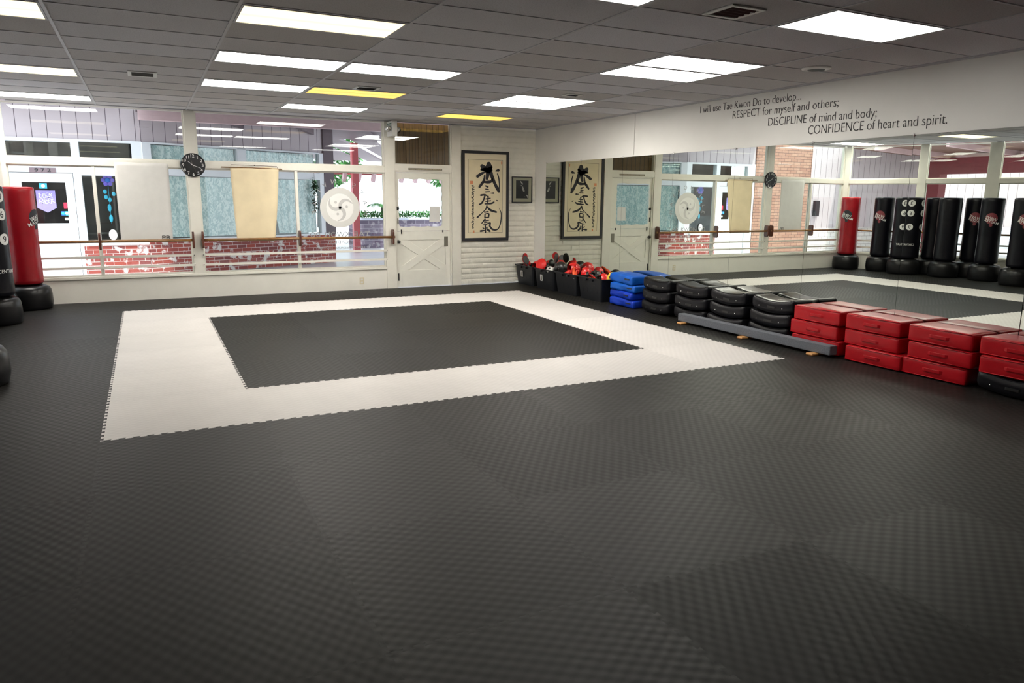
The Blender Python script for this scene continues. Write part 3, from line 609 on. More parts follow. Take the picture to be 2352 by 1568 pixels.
sheet('x',(-6.885,-6.175,2.0,-.022),(-6.88,-6.19,.86,-.022),'cloth','',lambda u,v:-.006*math.sin(PI*u)*v-.004).build('cloth','cloth',t,smooth=True)
text('PB.',(-6.27,-.034,.925),(1,0,0),(0,0,1),width=.13,height=.06,thick=.001,thin=0,center=True).build('mark','ink',t)
t=thing('hanging_banner','cream paper banner with a wooden rod hung in the right window','banner',(-4.98,-.02,.86))
sheet('x',(-5.32,-4.605,1.975,-.028),(-5.285,-4.72,.85,-.028),'cream','',lambda u,v:-.045*abs(math.cos(PI*u))**2*v**1.2+.004*math.sin(4*PI*u)-.005).build('paper','cream',t,smooth=True)
MB().tube([(-5.45,-.03,1.975),(-5.0,-.032,1.975),(-4.55,-.03,1.965)],.008,8).build('rod','rod',t,smooth=True)
MB().tube([(-5.31,-.032,1.98),(-5.30,-.034,2.015),(-4.96,-.034,2.012),(-4.63,-.034,2.005),(-4.62,-.032,1.97)],.003,6).build('string','wood',t)
MB().lathe([(0,0),(.008,0),(.008,.012),(0,.014)],(0,0,0),10).xf(lambda p:Vector((-4.96+p.x,-.013-p.z*2,2.012+p.y))).build('nail','iron',t)
# ================================================================ WINDOW LOGO (film on the pane, reads from outside)
LC=(-3.641,1.37); yl=.049
t=thing('window_logo','round frosted swirl emblem stuck on the right window pane','window decal',(LC[0],yl,LC[1]))
def disc(r0,r1,c=(0,0),n=72,th=.0009,y=yl):
    m=MB(); vs=[];fs=[]
    for k,yy in enumerate((y,y-th)):
        for r in (r0,r1):
            vs+=[(LC[0]+c[0]+r*math.cos(2*PI*i/n),yy,LC[1]+c[1]+r*math.sin(2*PI*i/n)) for i in range(n)]
    for i in range(n):
        j=(i+1)%n; fs+=[(i,j,n+j,n+i),(2*n+i,3*n+i,3*n+j,2*n+j),(n+i,n+j,3*n+j,3*n+i)]
        if r0>0: fs.append((i,2*n+i,2*n+j,j))
    return m.add(vs,fs)
disc(.226,.326).build('outer_ring','film',t); disc(.0001,.2255).build('inner_disc','film2',t)
def ribbon(pts,wf,y,th=.0008,mb=None,mapf=None,seg=10):
    """tapered smooth stroke: pts (u,v,w)"""
    mb=mb or MB(); P=[Vector(p) for p in pts]; Q=[]
    if len(P)==2: Q=[P[0].lerp(P[1],i/4) for i in range(5)]
    else:
        for i in range(len(P)-1):
            a=P[max(i-1,0)];b=P[i];c=P[i+1];d=P[min(i+2,len(P)-1)]
            for k in range(seg):
                s=k/seg; Q.append(.5*((2*b)+(c-a)*s+(2*a-5*b+4*c-d)*s*s+(3*b-a-3*c+d)*s**3))
        Q.append(P[-1])
    Lf=[];Rt=[]
    for i,q in enumerate(Q):
        a=Q[max(i-1,0)];b=Q[min(i+1,len(Q)-1)]; dx,dy=b.x-a.x,b.y-a.y; l=math.hypot(dx,dy) or 1; nx,ny=-dy/l,dx/l; h=max(q.z,.001)*wf/2
        Lf.append((q.x+nx*h,q.y+ny*h));Rt.append((q.x-nx*h,q.y-ny*h))
    def capf(q,pv):
        a0=math.atan2(q.y-pv.y,q.x-pv.x); h=q.z*wf/2; return [(q.x+h*math.cos(a0+t_),q.y+h*math.sin(a0+t_)) for t_ in (PI*.3,PI*.1,-PI*.1,-PI*.3)]
    # front strip and thickness
    n=len(Q); f3=lambda p,yy:mapf(p[0],p[1],yy)
    vs=[f3(p,y) for p in Lf]+[f3(p,y) for p in Rt]+[f3(p,y+th) for p in Lf]+[f3(p,y+th) for p in Rt]; fs=[]
    for i in range(n-1): fs+=[(i,i+1,n+i+1,n+i),(i,2*n+i,2*n+i+1,i+1),(n+i,n+i+1,3*n+i+1,3*n+i)]
    mb.add(vs,fs)
    for q,pv,e in ((Q[-1],Q[-2],n-1),(Q[0],Q[1],0)):
        c=capf(q,pv); L0,R0=(Lf[e],Rt[e]) if e else (Rt[e],Lf[e]); pl=[f3(p,y) for p in [L0]+c+[R0]]; mb.add(pl,[tuple(range(6))])
    return mb
lm=lambda u,v,yy:(LC[0]+u,yy,LC[1]+v)
m=MB()
for A in (0,120,240):
    c,s=math.cos(R(A+35)),math.sin(R(A+35)); rot=lambda p:(p[0]*c-p[1]*s,p[0]*s+p[1]*c,p[2])
    ribbon([rot(p) for p in [(0,0,.05),(.05,.05,.055),(.12,.06,.05),(.18,.02,.035),(.21,-.06,.012)]],1,yl-.0018,mb=m,mapf=lm)
    x,y_,_=rot((.1,-.05,0)); m2=disc(.0001,.022,(x,y_),16,y=yl-.001); m.add(m2.v,m2.f)
m.build('swirl','film3',t)
m=text('TKD',(LC[0]-.01,yl-.002,LC[1]-.08),(-1,0,0),(0,0,1),width=.09,height=.05,thick=.001,center=True) if False else None
t=thing('window_lettering','curved and straight white lettering around the round window emblem','window decal',(LC[0],yl,.9))
m=MB()
for ch,A in zip('WATSONVILLE',(102,79,56,34,10.5,-12.6,-33,-51,-66,-83,-100)):
    a=R(90-A); rr=.432; p=(LC[0]+rr*math.cos(a),yl,LC[1]+rr*math.sin(a)); U=Vector((-math.sin(a),0,math.cos(a))); V=Vector((math.cos(a),0,math.sin(a)))
    m=text(ch,p,U,V,height=.078,thick=.0012,center=True,mb=m)
m.build('arc_lettering','film4',t)
for wd_,dx_,ww_ in (('TAE',.36,.28),('KWON',-.06,.40),('DO',-.42,.16)): text(wd_,(-3.645+dx_,yl,.935),(-1,0,0),(0,0,1),width=ww_,height=.080,thick=.0012,center=True).build('word','film4',t)
m=text('ACADEMY',(-3.665,yl,.808),(-1,0,0),(0,0,1),width=.42,height=.05,thick=.0008,center=True); m.box(-3.88,yl-.0005,.768,-3.45,yl,.775); m.build('lettering','film4',t)
for wd_,dx_,ww_ in (('RESPECT',.305,.21),('DISCIPLINE',.035,.27),('CONFIDENCE',-.27,.28)): text(wd_,(-3.65+dx_,yl,.71),(-1,0,0),(0,0,1),width=ww_,height=.03,thick=.0008,center=True).build('word','film4',t)
# ================================================================ FRAMED CALLIGRAPHY
def framed(t,x0_,x1_,z0_,z1_,fw_,y1_=-.0,dep=.03,mt='ink',ins='matb'):
    f=MB(); f.box(x0_,y1_-dep,z0_,x1_,y1_,z0_+fw_);f.box(x0_,y1_-dep,z1_-fw_,x1_,y1_,z1_);f.box(x0_,y1_-dep,z0_+fw_,x0_+fw_,y1_,z1_-fw_);f.box(x1_-fw_,y1_-dep,z0_+fw_,x1_,y1_,z1_-fw_);f.build('frame',mt,t,bevel=.003)
    MB().box(x0_+fw_,y1_-dep*.6,z0_+fw_,x1_-fw_,y1_,z1_-fw_).build('mount',ins,t)
t=thing('framed_calligraphy','tall black-framed brush calligraphy scroll on the white block wall','framed artwork',(-1.03,0,.8))
framed(t,-1.487,-.573,.79,2.366,.05,y1_=-.0)
ax=lambda u:-1.452+(u-100)/685*.848; az=lambda v:2.311-(v-120)/1350*1.48
cm=lambda u,v,yy:(ax(u),yy,az(v))
MB().box(ax(165),-.0195,az(1380),ax(715),-.0181,az(205)).build('line_border','dgrey',t); MB().box(ax(170),-.0203,az(1375),ax(710),-.0196,az(210)).build('scroll_paper','parch',t)
ST=[[(385,310,50),(410,340,70),(430,365,50)],[(488,272,55),(490,320,85),(480,372,80)],[(530,320,34),(500,360,50)],[(370,366,24),(440,360,44),(532,368,30)],[(640,368,36),(600,380,14)],[(440,398,14),(380,424,32),(312,472,38)],[(520,400,46),(540,470,42),(590,590,38),(630,665,42),(652,708,30)],[(628,425,14),(650,500,16),(658,600,12),(655,690,14)],[(472,410,46),(470,460,42),(460,508,32)],[(425,450,18),(415,530,28),(385,580,34),(342,640,26)],[(410,560,24),(480,560,36),(530,545,30),(545,495,20)],[(440,622,18),(474,636,24)],[(440,672,14),(482,680,18)],[(440,716,16),(500,712,14)],[(515,738,8),(566,736,20)],
[(365,772,24),(430,765,20),(470,790,12)],[(430,770,20),(410,840,18),(380,895,22),(342,918,16)],[(480,790,18),(475,890,16)],[(440,832,14),(512,820,16)],[(440,872,12),(520,860,14)],[(430,910,16),(530,902,22),(572,880,18)],[(610,848,6),(632,860,14)],
[(460,945,20),(440,1000,14),(380,1060,10),(310,1128,24)],[(470,965,18),(520,1012,28),(610,1043,24)],[(425,1046,16),(482,1034,14)],[(430,1078,16),(428,1132,18)],[(430,1076,14),(490,1070,16),(486,1130,18)],[(428,1132,16),(488,1130,16)],
[(430,1160,20),(378,1226,12)],[(430,1186,14),(490,1178,10)],[(420,1216,12),(470,1208,10)],[(400,1252,12),(440,1246,14),(512,1220,18),(508,1270,22),(545,1320,24),(600,1336,22),(650,1308,14),(680,1230,14),(692,1130,12),(688,1050,10),(655,975,4)],[(435,1265,18),(437,1372,20)],[(398,1300,14),(415,1312,12)],[(472,1290,14),(450,1305,10)],[(362,1352,26),(412,1345,20)],[(470,1325,28),(507,1356,24)]]
m=MB()
for s in ST: ribbon([(a_,b_,c_*1.28) for a_,b_,c_ in s],1,-.0209,mb=m,mapf=cm,th=.0005)
random.seed(3)
v=622
while v<1310:
    for _ in range(3):
        u=240+random.uniform(-18,14); dv=random.uniform(-4,10); du=random.uniform(10,30)
        if random.random()<.5: ribbon([(u-du/2,v+dv,7),(u+du/2,v+dv-5,9)],1,-.0209,mb=m,mapf=cm,th=.0005)
        else: ribbon([(u,v+dv-8,9),(u-6,v+dv+16,6)],1,-.0209,mb=m,mapf=cm,th=.0005)
    v+=21
m.v=[(x*SCX if False else x,y,z) for x,y,z in m.v]; m.build('brush_strokes','ink',t)
for uu,vv,a,b2 in ((218,572,42,52),(250,1360,26,40),(694,250,18,44)): MB().box(ax(uu-a/2),-.0212,az(vv+b2/2),ax(uu+a/2),-.0205,az(vv-b2/2)).build('red_seal','seal',t,label='orange red ink seal')
t=thing('framed_photograph','small framed dark photo of a bearded person by the corner','framed photo',(-.29,0,1.47))
framed(t,-.50,-.088,1.468,1.937,.018,y1_=0,ins='gmat')
px=lambda u:-.50+(u-110)/890*.412; pz=lambda v:1.937-(v-205)/1185*.469
MB().box(px(280),-.0197,pz(1195),px(835),-.0181,pz(375)).build('print','photo',t)
pm=lambda u,v,yy:(px(u),yy,pz(v)); m=MB()
for s in [[(470,410,20),(520,470,60),(565,540,50)],[(500,590,20),(535,620,40)],[(580,660,30),(590,760,80),(630,850,70)],[(740,1040,40),(790,1080,50),(800,1160,30)],[(655,1125,20),(690,1125,16)]]: ribbon(s,1,-.0203,mb=m,mapf=pm,th=.0004)
m.build('figure','pale',t)
# ================================================================ STORAGE BINS
def make_bin():
    t=thing('storage_bin','x','storage bin',(0,0,0),0,'black storage bins of sparring gear along the mirrors')
    # local: length along y .70 (rim), depth x .42, height .352
    m=MB(); 
    def ring(hx,hy,z,r=.03,n=6):
        out=[]
        for cxs,cys,a0 in ((1,1,0),(-1,1,90),(-1,-1,180),(1,-1,270)):
            for i in range(n): A=R(a0+90*i/(n-1)); out.append((cxs*(hx-r)+r*math.cos(A),cys*(hy-r)+r*math.sin(A),z))
        return out
    lv=[ring(.165,.295,0),ring(.195,.335,.335),ring(.215,.355,.335),ring(.215,.355,.352),ring(.188,.328,.352),ring(.158,.288,.012)]
    vs=sum(lv,[]);n=24;fs=[]
    for k in range(5):
        for i in range(n): fs.append((k*n+i,k*n+(i+1)%n,(k+1)*n+(i+1)%n,(k+1)*n+i))
    fs.append(tuple(range(n))[::-1]); fs.append(tuple(range(5*n,6*n))); m.add(vs,fs); m.build('body','bin',t,world=False)
    for y in (-.12,.06): MB().box(-.222,y,.30,-.19,y+.06,.335).build('handle_lug','bin',t,world=False,bevel=.004)
    for y in (-.2,-.07,.07,.2): MB().prism([(-.190,y-.007,.32),(-.178,y-.007,.12),(-.17,y-.007,.12),(-.17,y-.007,.32)],(0,.014,0)).build('rib','bin',t,world=False)
    return t
proto=make_bin(); bc=[-.385,-1.135,-1.865,-2.605]; bx=-.235
blab=['black plastic bin in the corner against the block wall, with a paper tag','black plastic bin second from the corner, with a paper tag','black plastic bin third from the corner, orange bats inside','black plastic bin next to the blue pads']
bins=[]
for k,y in enumerate(bc):
    o=proto if k==0 else copy_tree(proto); o.location=(bx,y,0); o['label']=blab[k]; bins.append(o)
for k in (0,1):
    o=bins[k]; 
    MB().prism([(-.1905,.045,.14),(-.1975,.045,.25),(-.1965,.045,.25),(-.1895,.045,.14)],(0,.075,0)).build('paper_tag','gwhite',o,world=False,label='white paper tag with dark print')
    MB().box(-.1995,.06,.155,-.192,.09,.235).build('tag_print','dgrey',o,world=False)
# gear in the bins
def glove(mt,c,rot,label,sz=1,grp='boxing gloves in the bins',cuff=None):
    t=thing('boxing_glove',label,'glove',c,0,grp); m=MB(); q=rot.to_matrix() if hasattr(rot,'to_matrix') else rot
    for cc,r in (((0,0,.06),(.058,.05,.075)),((0,.01,.11),(.05,.05,.045)),((.05,.02,.05),(.024,.026,.05)),((0,0,-.02),(.042,.036,.06))): m.ell([a*sz for a in cc],[a*sz for a in r])
    m.xf(lambda p:q@p); m.build('glove_body',mt,t,remesh=.011,world=False)
    k=MB(); k.tube([(0,0,-.09*sz),(0,0,-.045*sz)],[.044*sz,.043*sz],18); k.xf(lambda p:q@p); k.build('cuff',cuff or 'gblack',t,smooth=True,world=False)
def ball(mt,c,r,label): pass
from mathutils import Euler
def E(a,b,c): return Euler((R(a),R(b),R(c))).to_matrix()
def headgear(mt,c,rot,label,r=.11):
    t=thing('sparring_helmet',label,'helmet',c,0,'sparring helmets in the bins'); m=MB(); vs=[];fs=[];n=28;k=12
    for s_,(ro) in enumerate((r,r*.8)):
        for i in range(k+1):
            th=PI*.62*i/k
            for j in range(n):
                A=2*PI*j/n; p=Vector((ro*math.sin(th)*math.cos(A),ro*.85*math.sin(th)*math.sin(A),ro*math.cos(th)*1.02)); vs.append(rot@p)
    q=(k+1)*n
    def op(i,j): A=2*PI*(j+.5)/n; return i>=5 and abs(math.atan2(math.sin(A),math.cos(A)))<.75
    for i in range(k):
        for j in range(n):
            if op(i,j): continue
            a,b,c_,d=i*n+j,(i+1)*n+j,(i+1)*n+(j+1)%n,i*n+(j+1)%n; fs+=[(a,b,c_,d),(q+a,q+d,q+c_,q+b)]
    for j in range(n):
        if not op(k-1,j): fs.append((k*n+j,k*n+(j+1)%n,q+k*n+(j+1)%n,q+k*n+j))
    m.add(vs,fs); m.build('shell',mt,t,smooth=True,world=False)
    s=MB(); s.tube([rot@Vector((r*.1,-r*.84,-.02)),rot@Vector((r*.3,-r*.5,-r)),rot@Vector((r*.3,r*.5,-r)),rot@Vector((r*.1,r*.84,-.02))],.008,8); s.build('chin_strap','gblack',t,world=False)
    for sgn in (-1,1): MB().ell(rot@Vector((-.01,sgn*r*.84,-.02)),(.035,.018,.04)).build('ear_pad',mt,t,smooth=True,world=False)
def paddle(mt,c,rot,label,ln=.24,wd=.10,mt2='gblack'):
    t=thing('kick_paddle',label,'kicking paddle',c,0,'kick paddles in the bins'); P=[]
    for i in range(24):
        A=2*PI*i/24; P.append((wd/2*math.cos(A),ln*.33*math.sin(A)+ln*.62))
    for s_,mm in ((-.012,mt),(.004,mt2)):
        m=MB(); m.prism([rot@Vector((a,s_,b)) for a,b in P],rot@Vector((0,.010,0))); m.build('pad',mm,t,world=False,bevel=.003)
    MB().tube([rot@Vector((0,0,-.06)),rot@Vector((0,0,ln*.34))],.014,10).build('handle','gblack',t,smooth=True,world=False)
def stick(c,rot,label,ln=.30,r=.018,mt='orange'):
    t=thing('foam_bat',label,'foam bat',c,0,'orange foam bats in the bins'); m=MB(); m.tube([rot@Vector((0,0,-ln/2)),rot@Vector((0,0,ln*.25))],r,14); m.ell(rot@Vector((0,0,ln*.25)),(r,r,r)); m.build('foam_tube',mt,t,smooth=True,world=False)
    MB().tube([rot@Vector((0,0,-ln/2-.09)),rot@Vector((0,0,-ln/2))],r*.7,10).build('handle','gblack',t,smooth=True,world=False)
def mitt(mt,c,rot,label,r=.1,mt2='gblack'):
    t=thing('focus_mitt',label,'focus mitt',c,0,'focus mitts in the bins'); m=MB(); m.lathe([(0,0),(r*.85,0),(r,.015),(r,.03),(r*.85,.045),(0,.05)],(0,0,0),30); m.xf(lambda p:rot@p); m.build('pad',mt,t,smooth=True,world=False)
    m=MB(); m.lathe([(0,.051),(r*.28,.051),(r*.3,.0535),(0,.0535)],(0,0,0),20); m.xf(lambda p:rot@p); m.build('target_dot',mt2,t,world=False)
    m=MB(); m.tube([rot@Vector((-r*.6,0,-.002)),rot@Vector((-r*.3,0,-.03)),rot@Vector((r*.3,0,-.03)),rot@Vector((r*.6,0,-.002))],.012,8); m.build('strap','gblack',t,world=False)
paddle('gred',(-.35,-.27,.34),E(-8,12,22),'black and red kick paddle sticking up from the corner bin, tallest',.24,.12)
paddle('gblack',(-.33,-.40,.31),E(-15,-20,10),'black kick paddle leaning right in the corner bin',.24,.12,'gred')
headgear('gred',(-.25,-.57,.335),E(0,0,200),'red sparring helmet low in the corner bin',.11)
glove('gblack',(-.16,-.45,.30),E(0,20,30),'black glove half buried at the back of the corner bin')
mitt('gred',(-.34,-.90,.40),E(0,-70,25),'bright red round mitt facing out of the second bin',.11,'gred')
paddle('gblack',(-.12,-.98,.36),E(6,-6,80),'black kick paddle standing at the back of the second bin',.26,.14)
mitt('gwhite',(-.37,-1.26,.335),E(10,-40,20),'small white and black mitt at the rim of the second bin',.065,'gblack')
stick((-.25,-1.12,.36),E(80,0,12),'white padded stick lying across the second bin',.22,.014,'gwhite')
headgear('gblack',(-.20,-1.33,.37),E(0,0,120),'black sparring helmet in the second bin',.12)
glove('gblack',(-.34,-1.42,.33),E(5,0,0),'small black glove standing at the right end of the second bin',.7)
headgear('gred',(-.13,-1.20,.38),E(0,10,220),'red sparring helmet at the back of the second bin',.11)
headgear('gred',(-.14,-1.66,.37),E(0,0,180),'red sparring helmet by the mirror in the third bin',.125)
stick((-.32,-1.96,.385),E(0,62,60),'long orange foam bat resting on the rim of the third bin',.30,.026)
stick((-.32,-2.03,.345),E(0,62,62),'short orange foam bat beside the long one in the third bin',.2,.02)
stick((-.24,-1.72,.31),E(0,85,70),'orange foam bat lying flat at the back of the third bin',.3,.013)
mitt('gblack',(-.15,-2.05,.31),E(0,-60,0),'black round mitt with white edge in the third bin',.09,'gwhite')
stick((-.28,-2.42,.315),E(0,86,80),'thin orange foam bat low in the fourth bin',.3,.014)
stick((-.33,-2.52,.275),E(0,84,70),'thick orange foam bat down inside the fourth bin',.3,.022)
headgear('gred',(-.12,-2.55,.30),E(20,0,180),'dark red helmet against the mirror in the fourth bin',.10)
mitt('yellow',(-.17,-2.86,.36),E(20,-70,-10),'yellow round mitt standing beside the blue pads',.09,'gblack')
mitt('yellow',(-.09,-2.86,.35),E(0,-80,-50),'second yellow mitt closest to the mirror beside the blue pads',.07,'gblack')
glove('gblack',(-.15,-2.28,.28),E(90,0,20),'black glove lying in the fourth bin')
headgear('gblack',(-.20,-2.42,.33),E(0,0,200),'black helmet toward the left of the fourth bin',.11)
headgear('gred',(-.13,-2.02,.35),E(0,0,150),'red helmet at the right end of the third bin, by the mirror',.10)
glove('gred',(-.33,-1.70,.30),E(70,0,10),'red glove lying at the left of the third bin')
glove('gred',(-.28,-.10,.30),E(60,0,40),'red glove against the block wall in the corner bin')
mitt('gblack',(-.13,-.66,.33),E(0,-60,10),'black mitt at the back right of the corner bin',.09,'gred')
paddle('gblack',(-.22,-2.62,.26),E(-50,20,60),'black kick paddle leaning out of the fourth bin',.24,.11,'gred')
# ================================================================ PADS
def place(o,loc,rz,label): o.location=loc; o.rotation_euler=(0,0,R(rz)); o['label']=label
# curved black shields
def black_shield():
    def bend(p): p.z+=.042*(p.y/.31)**2-.012; p.x+=.0; return p
    t=thing('kick_shield','x','kick shield',(0,0,0),0,'curved black kick shields')
    m=rounded(.33,.615,.150,.045,fn=bend); m.build('pad','bblack',t,smooth=True,world=False)
    pi_=MB(); 
    for zz in (.018,.140):
        pts=[]
        for i in range(25): y=-.27+.54*i/24; pts.append((-.152,y,zz+.042*(y/.31)**2-.012))
        pi_.tube(pts,.004,6)
    pi_.build('piping','bblack',t,smooth=True,world=False)
    s=MB(); s.prism([(-.166,-.06,.052),(-.172,-.05,.052),(-.172,.05,.052),(-.166,.06,.052)],(0,0,.022)); s.build('handle','gblack',t,world=False)
    for y in (-.16,.18): MB().ell((-.166,y,.062),(.003,.006,.006)).build('rivet','chrome',t,world=False)
    return t
proto=black_shield(); first=True
by=[(-3.87,-4.49),(-4.58,-5.20),(-5.26,-5.87),(-5.95,-6.56)]
nm=['first from the blue pads','second from the blue pads','third from the blue pads','fourth, next to the red pads']
lvn=['bottom','middle','top']
tops=[]
for k,(a,b_) in enumerate(by):
    for l in range(3):
        if k==3 and l==0:
            pass
        o=proto if first else copy_tree(proto); first=False
        jx=[(0,.0,.0),(.012,-.01,.005),(-.01,.008,0),(.03,.0,0)][k][l]; dy=[(.02,.01,-.0),(.03,.0,0),(.035,.02,-.0),(.06,.02,-.01)][k][l]
        place(o,(-.195+jx,(a+b_)/2+dy,.012+l*.156),random.uniform(-1.2,1.2),'curved black vinyl kick shield, %s of the stack %s'%(lvn[l],nm[k]))
        if l==2: tops.append(o)
for k in (0,3):
    text('STRIKE' if False else 'CENTURY',(-.06,.06 if k==0 else -.1,.1405+(.002 if k==0 else .003)),(0,-1,0),(1,0,0),width=.2,height=.03,thick=.001,center=True).build('logo','gwhite',tops[k],world=False,label='small white printed logo')
# flat red shields
def red_shield():
    def puff(p):
        e=(1-(abs(p.y)/.31)**4)*(1-(abs(p.x)/.17)**4); p.z+= (.006*e if p.z>.07 else -.004*e)+.003*mnoise.noise(Vector((p.x*6,p.y*6,p.z*9))); p.x+=.004*mnoise.noise(Vector((p.y*7,p.z*10,2))); return p
    t=thing('kick_shield','x','kick shield',(0,0,0),0,'rectangular red kick shields'); m=rounded(.34,.605,.150,.022,n=(8,16,5),fn=puff); m.build('pad','red',t,smooth=True,world=False)
    p=MB()
    for z in (.012,.140): p.tube([(-.168,-.29,z),(-.170,0,z),(-.168,.29,z)],.004,6)
    p.build('piping','red',t,smooth=True,world=False)
    s=MB(); s.prism([(-.168,-.10,.060),(-.182,-.07,.060),(-.182,.07,.060),(-.168,.10,.060)],(0,0,.03)); s.build('handle','red',t,world=False,bevel=.003)
    return t
proto=red_shield(); first=True
ry=[(-6.585,-7.19),(-7.235,-7.86),(-7.92,-8.53),(-8.57,-9.18),(-9.22,-9.83)]
rn=['next to the black pads','second from the black pads','third from the black pads','fourth from the black pads','fifth, beyond the view']
off=[[(0,.0),(.0,.03),(0,0)],[(-.03,-.05),(0,.0),(0,0)],[(-.0,.03),(0,-.01),(0,0)],[(0,0),(-.01,-.02),(0,0)],[(0,0),(0,0),(0,0)]]
bshield=[o for o in bpy.data.objects if o.name.startswith('kick_shield') and o.parent is None][0]
for k,(a,b_) in enumerate(ry):
    for l in range(3):
        if k==3 and l==0:
            o=copy_tree(bshield); place(o,(-.215,(a+b_)/2-.02,.012),0,'curved black vinyl kick shield lying under the red pads at the right edge'); continue
        o=proto if first else copy_tree(proto); first=False
        dx,dy=off[k][l]; place(o,(-.188+dx,(a+b_)/2+dy,.004+l*.153),random.uniform(-1.5,1.5),'rectangular red vinyl kick shield, %s of the stack %s'%(lvn[l],rn[k]))
# blue pads
def blue_shield(mt,h):
    def warp(p): p.z+=.012*math.sin(p.y*7+1)*math.cos(p.x*6)+.01*mnoise.noise(Vector((p.x*8,p.y*8,h*9)))-.02*abs(p.x/.17)**2*.5; p.x+=.012*mnoise.noise(Vector((p.y*6,p.z*12,h*30))); return p
    t=thing('kick_shield','x','kick shield',(0,0,0),0,'blue kick shields'); rounded(.33,.60,h,.035,fn=warp).build('pad',mt,t,smooth=True,world=False)
    MB().box(-.174,-.24,h*.42,-.163,-.12,h*.58).build('strap','gblack',t,world=False,bevel=.003); return t
hs=[.12,.105,.11,.135]; z=.008
for l,h in enumerate(hs):
    o=blue_shield('blue' if l>1 else 'blue2',h); place(o,(-.20,-3.37+[.0,.02,-.01,.02][l],z),[2,-4,3,-2][l],'creased blue kick shield, %s of the blue stack'%['bottom','second from the bottom','second from the top','top'][l]); z+=h+.001
text('CENTURY',(.0,.12,.143),(0,-1,0),(1,0,0),width=.14,height=.025,thick=.001,center=True).build('logo','gwhite',o,world=False,label='small white printed logo')
# balance beam
t=thing('balance_beam','low grey carpeted balance beam in front of the black pads','balance beam',(-.46,-6.02,0))
A=Vector((-.455,-4.86,.075));B=Vector((-.430,-7.20,.075)); MB().bar(A,B,.105,.095).build('beam','carpet',t,bevel=.008)
for q in (.05,.50,.92):
    c=A.lerp(B,q); c.z=0; m=MB()
    m.box(c.x-.13,c.y-.045,0,c.x+.10,c.y+.045,.027); m.build('foot','lwood',t,bevel=.012)
# ================================================================ FREESTANDING BAGS
def wrapc(vs,rad,fn=None): return vs
def bagtext(mb,txt,ang,z,wd,ht,rad,tilt=0):
    vs,fs=textgeo(txt,.006); x0_=min(v.x for v in vs);x1_=max(v.x for v in vs);ya=min(v.y for v in vs);yb=max(v.y for v in vs); out=[]
    for v in vs:
        u=((v.x-x0_)/(x1_-x0_)-.5)*wd; h=((v.y-ya)/(yb-ya)-.5)*ht; uu=u*math.cos(tilt)-h*math.sin(tilt); hh=u*math.sin(tilt)+h*math.cos(tilt); a=ang+uu/rad; rr=rad+.0015+v.z*.001
        out.append((rr*math.cos(a),rr*math.sin(a),z+hh))
    return mb.add(out,fs)
def patch(mb,ang,z,r,rad,n=28,r0=0,rr_=.0008):
    vs=[];k=8
    for i in range(k+1):
        q=r0+(r-r0)*i/k
        for j in range(n): A=2*PI*j/n; a=ang+q*math.cos(A)/rad; vs.append(((rad+rr_)*math.cos(a),(rad+rr_)*math.sin(a),z+q*math.sin(A)))
    return mb.add(vs,[(i*n+j,i*n+(j+1)%n,(i+1)*n+(j+1)%n,(i+1)*n+j) for i in range(k) for j in range(n)])
def bag(kind,loc,face,label,rb=.205,base=.32,top=1.64,lean=0):
    t=thing('punching_bag',label,'punching bag',loc,0,'freestanding punching bags along the windows')
    b=MB(); prof=[(base*.86,0),(base*.94,.012),(base*.97,.05),(base,.10),(base*.99,.20),(base*.96,.265),(base*.88,.305),(base*.72,.325),(.16,.33),(.13,.34)]
    b.lathe(prof,(0,0,0),56); b.build('base','base',t,smooth=True,world=False)
    c=MB(); c.lathe([(0,0),(.035,0),(.035,.016),(.028,.022),(0,.022)],(base*.55,0,.322),20); c.xf(lambda p:Matrix.Rotation(face+.9,3,'Z')@p); c.build('fill_cap','base',t,smooth=True,world=False)
    m=MB(); zs=[];n=64;z=.345
    prof=[(.10,.345),(rb*.9,.347),(rb*.985,.365),(rb,.40)]
    k=46
    for i in range(1,k): prof.append((rb,.40+(top-.45)*i/k))
    prof+=[(rb,top-.04),(rb*.98,top-.015),(rb*.93,top-.003),(rb*.6,top+.002),(.02,top+.003)]
    m.lathe(prof,(0,0,0),n)
    def wr(p):
        a=math.atan2(p.y,p.x); q=mnoise.noise(Vector((math.cos(a)*1.3,math.sin(a)*1.3,p.z*26+face)))*mnoise.noise(Vector((math.cos(a),math.sin(a),p.z*4)))
        amp=.018 if .5<p.z<1.25 else .004
        f=1+amp*q*2-.03*math.exp(-((p.z-.82)/.25)**2)*(1 if kind!='num' else .4); return Vector((p.x*f,p.y*f,p.z))
    m.xf(wr); m.build('bag','bagred' if kind=='red' else 'bagblack',t,smooth=True,world=False)
    if kind in('red','black'):
        e=MB(); patch(e,face,1.24,.108,rb*1.003,rr_=.002); 
        e2=MB(); patch(e2,face,1.11,.03,rb*1.003,rr_=.002); e.add(e2.v,e2.f); e.build('emblem','ink' if kind=='red' else 'dred',t,world=False,label='round printed emblem')
        w_=MB(); bagtext(w_,'WAVE',face+(.0),1.24,.21,.055,rb+.004,.32); bagtext(w_,'MASTER',face-.02-.0,1.18,.27,.052,rb+.004,.32); w_.build('lettering','wvinyl',t,world=False,label='white printed lettering')
    if kind=='num':
        for ci,(aa,ns) in enumerate(((0.0,'369'),(-1.25,'258'),(-2.5,'147'))):
            for nn_,zz in zip(ns,(1.52,1.31,1.02)):
                d=patch(MB(),face+aa,zz,.068,rb,rr_=.003).build('number_disc','wvinyl',t,world=False,label='white target disc')
                g=bagtext(MB(),nn_,face+aa,zz,.045,.075,rb+.003).build('numeral','ink',d,world=False,label='black numeral on the disc')
        q=MB(); bagtext(q,'CENTURY',face-.05,.645,.23,.042,rb+.003); q.build('lettering','wvinyl',t,world=False,label='white printed lettering')
    return t
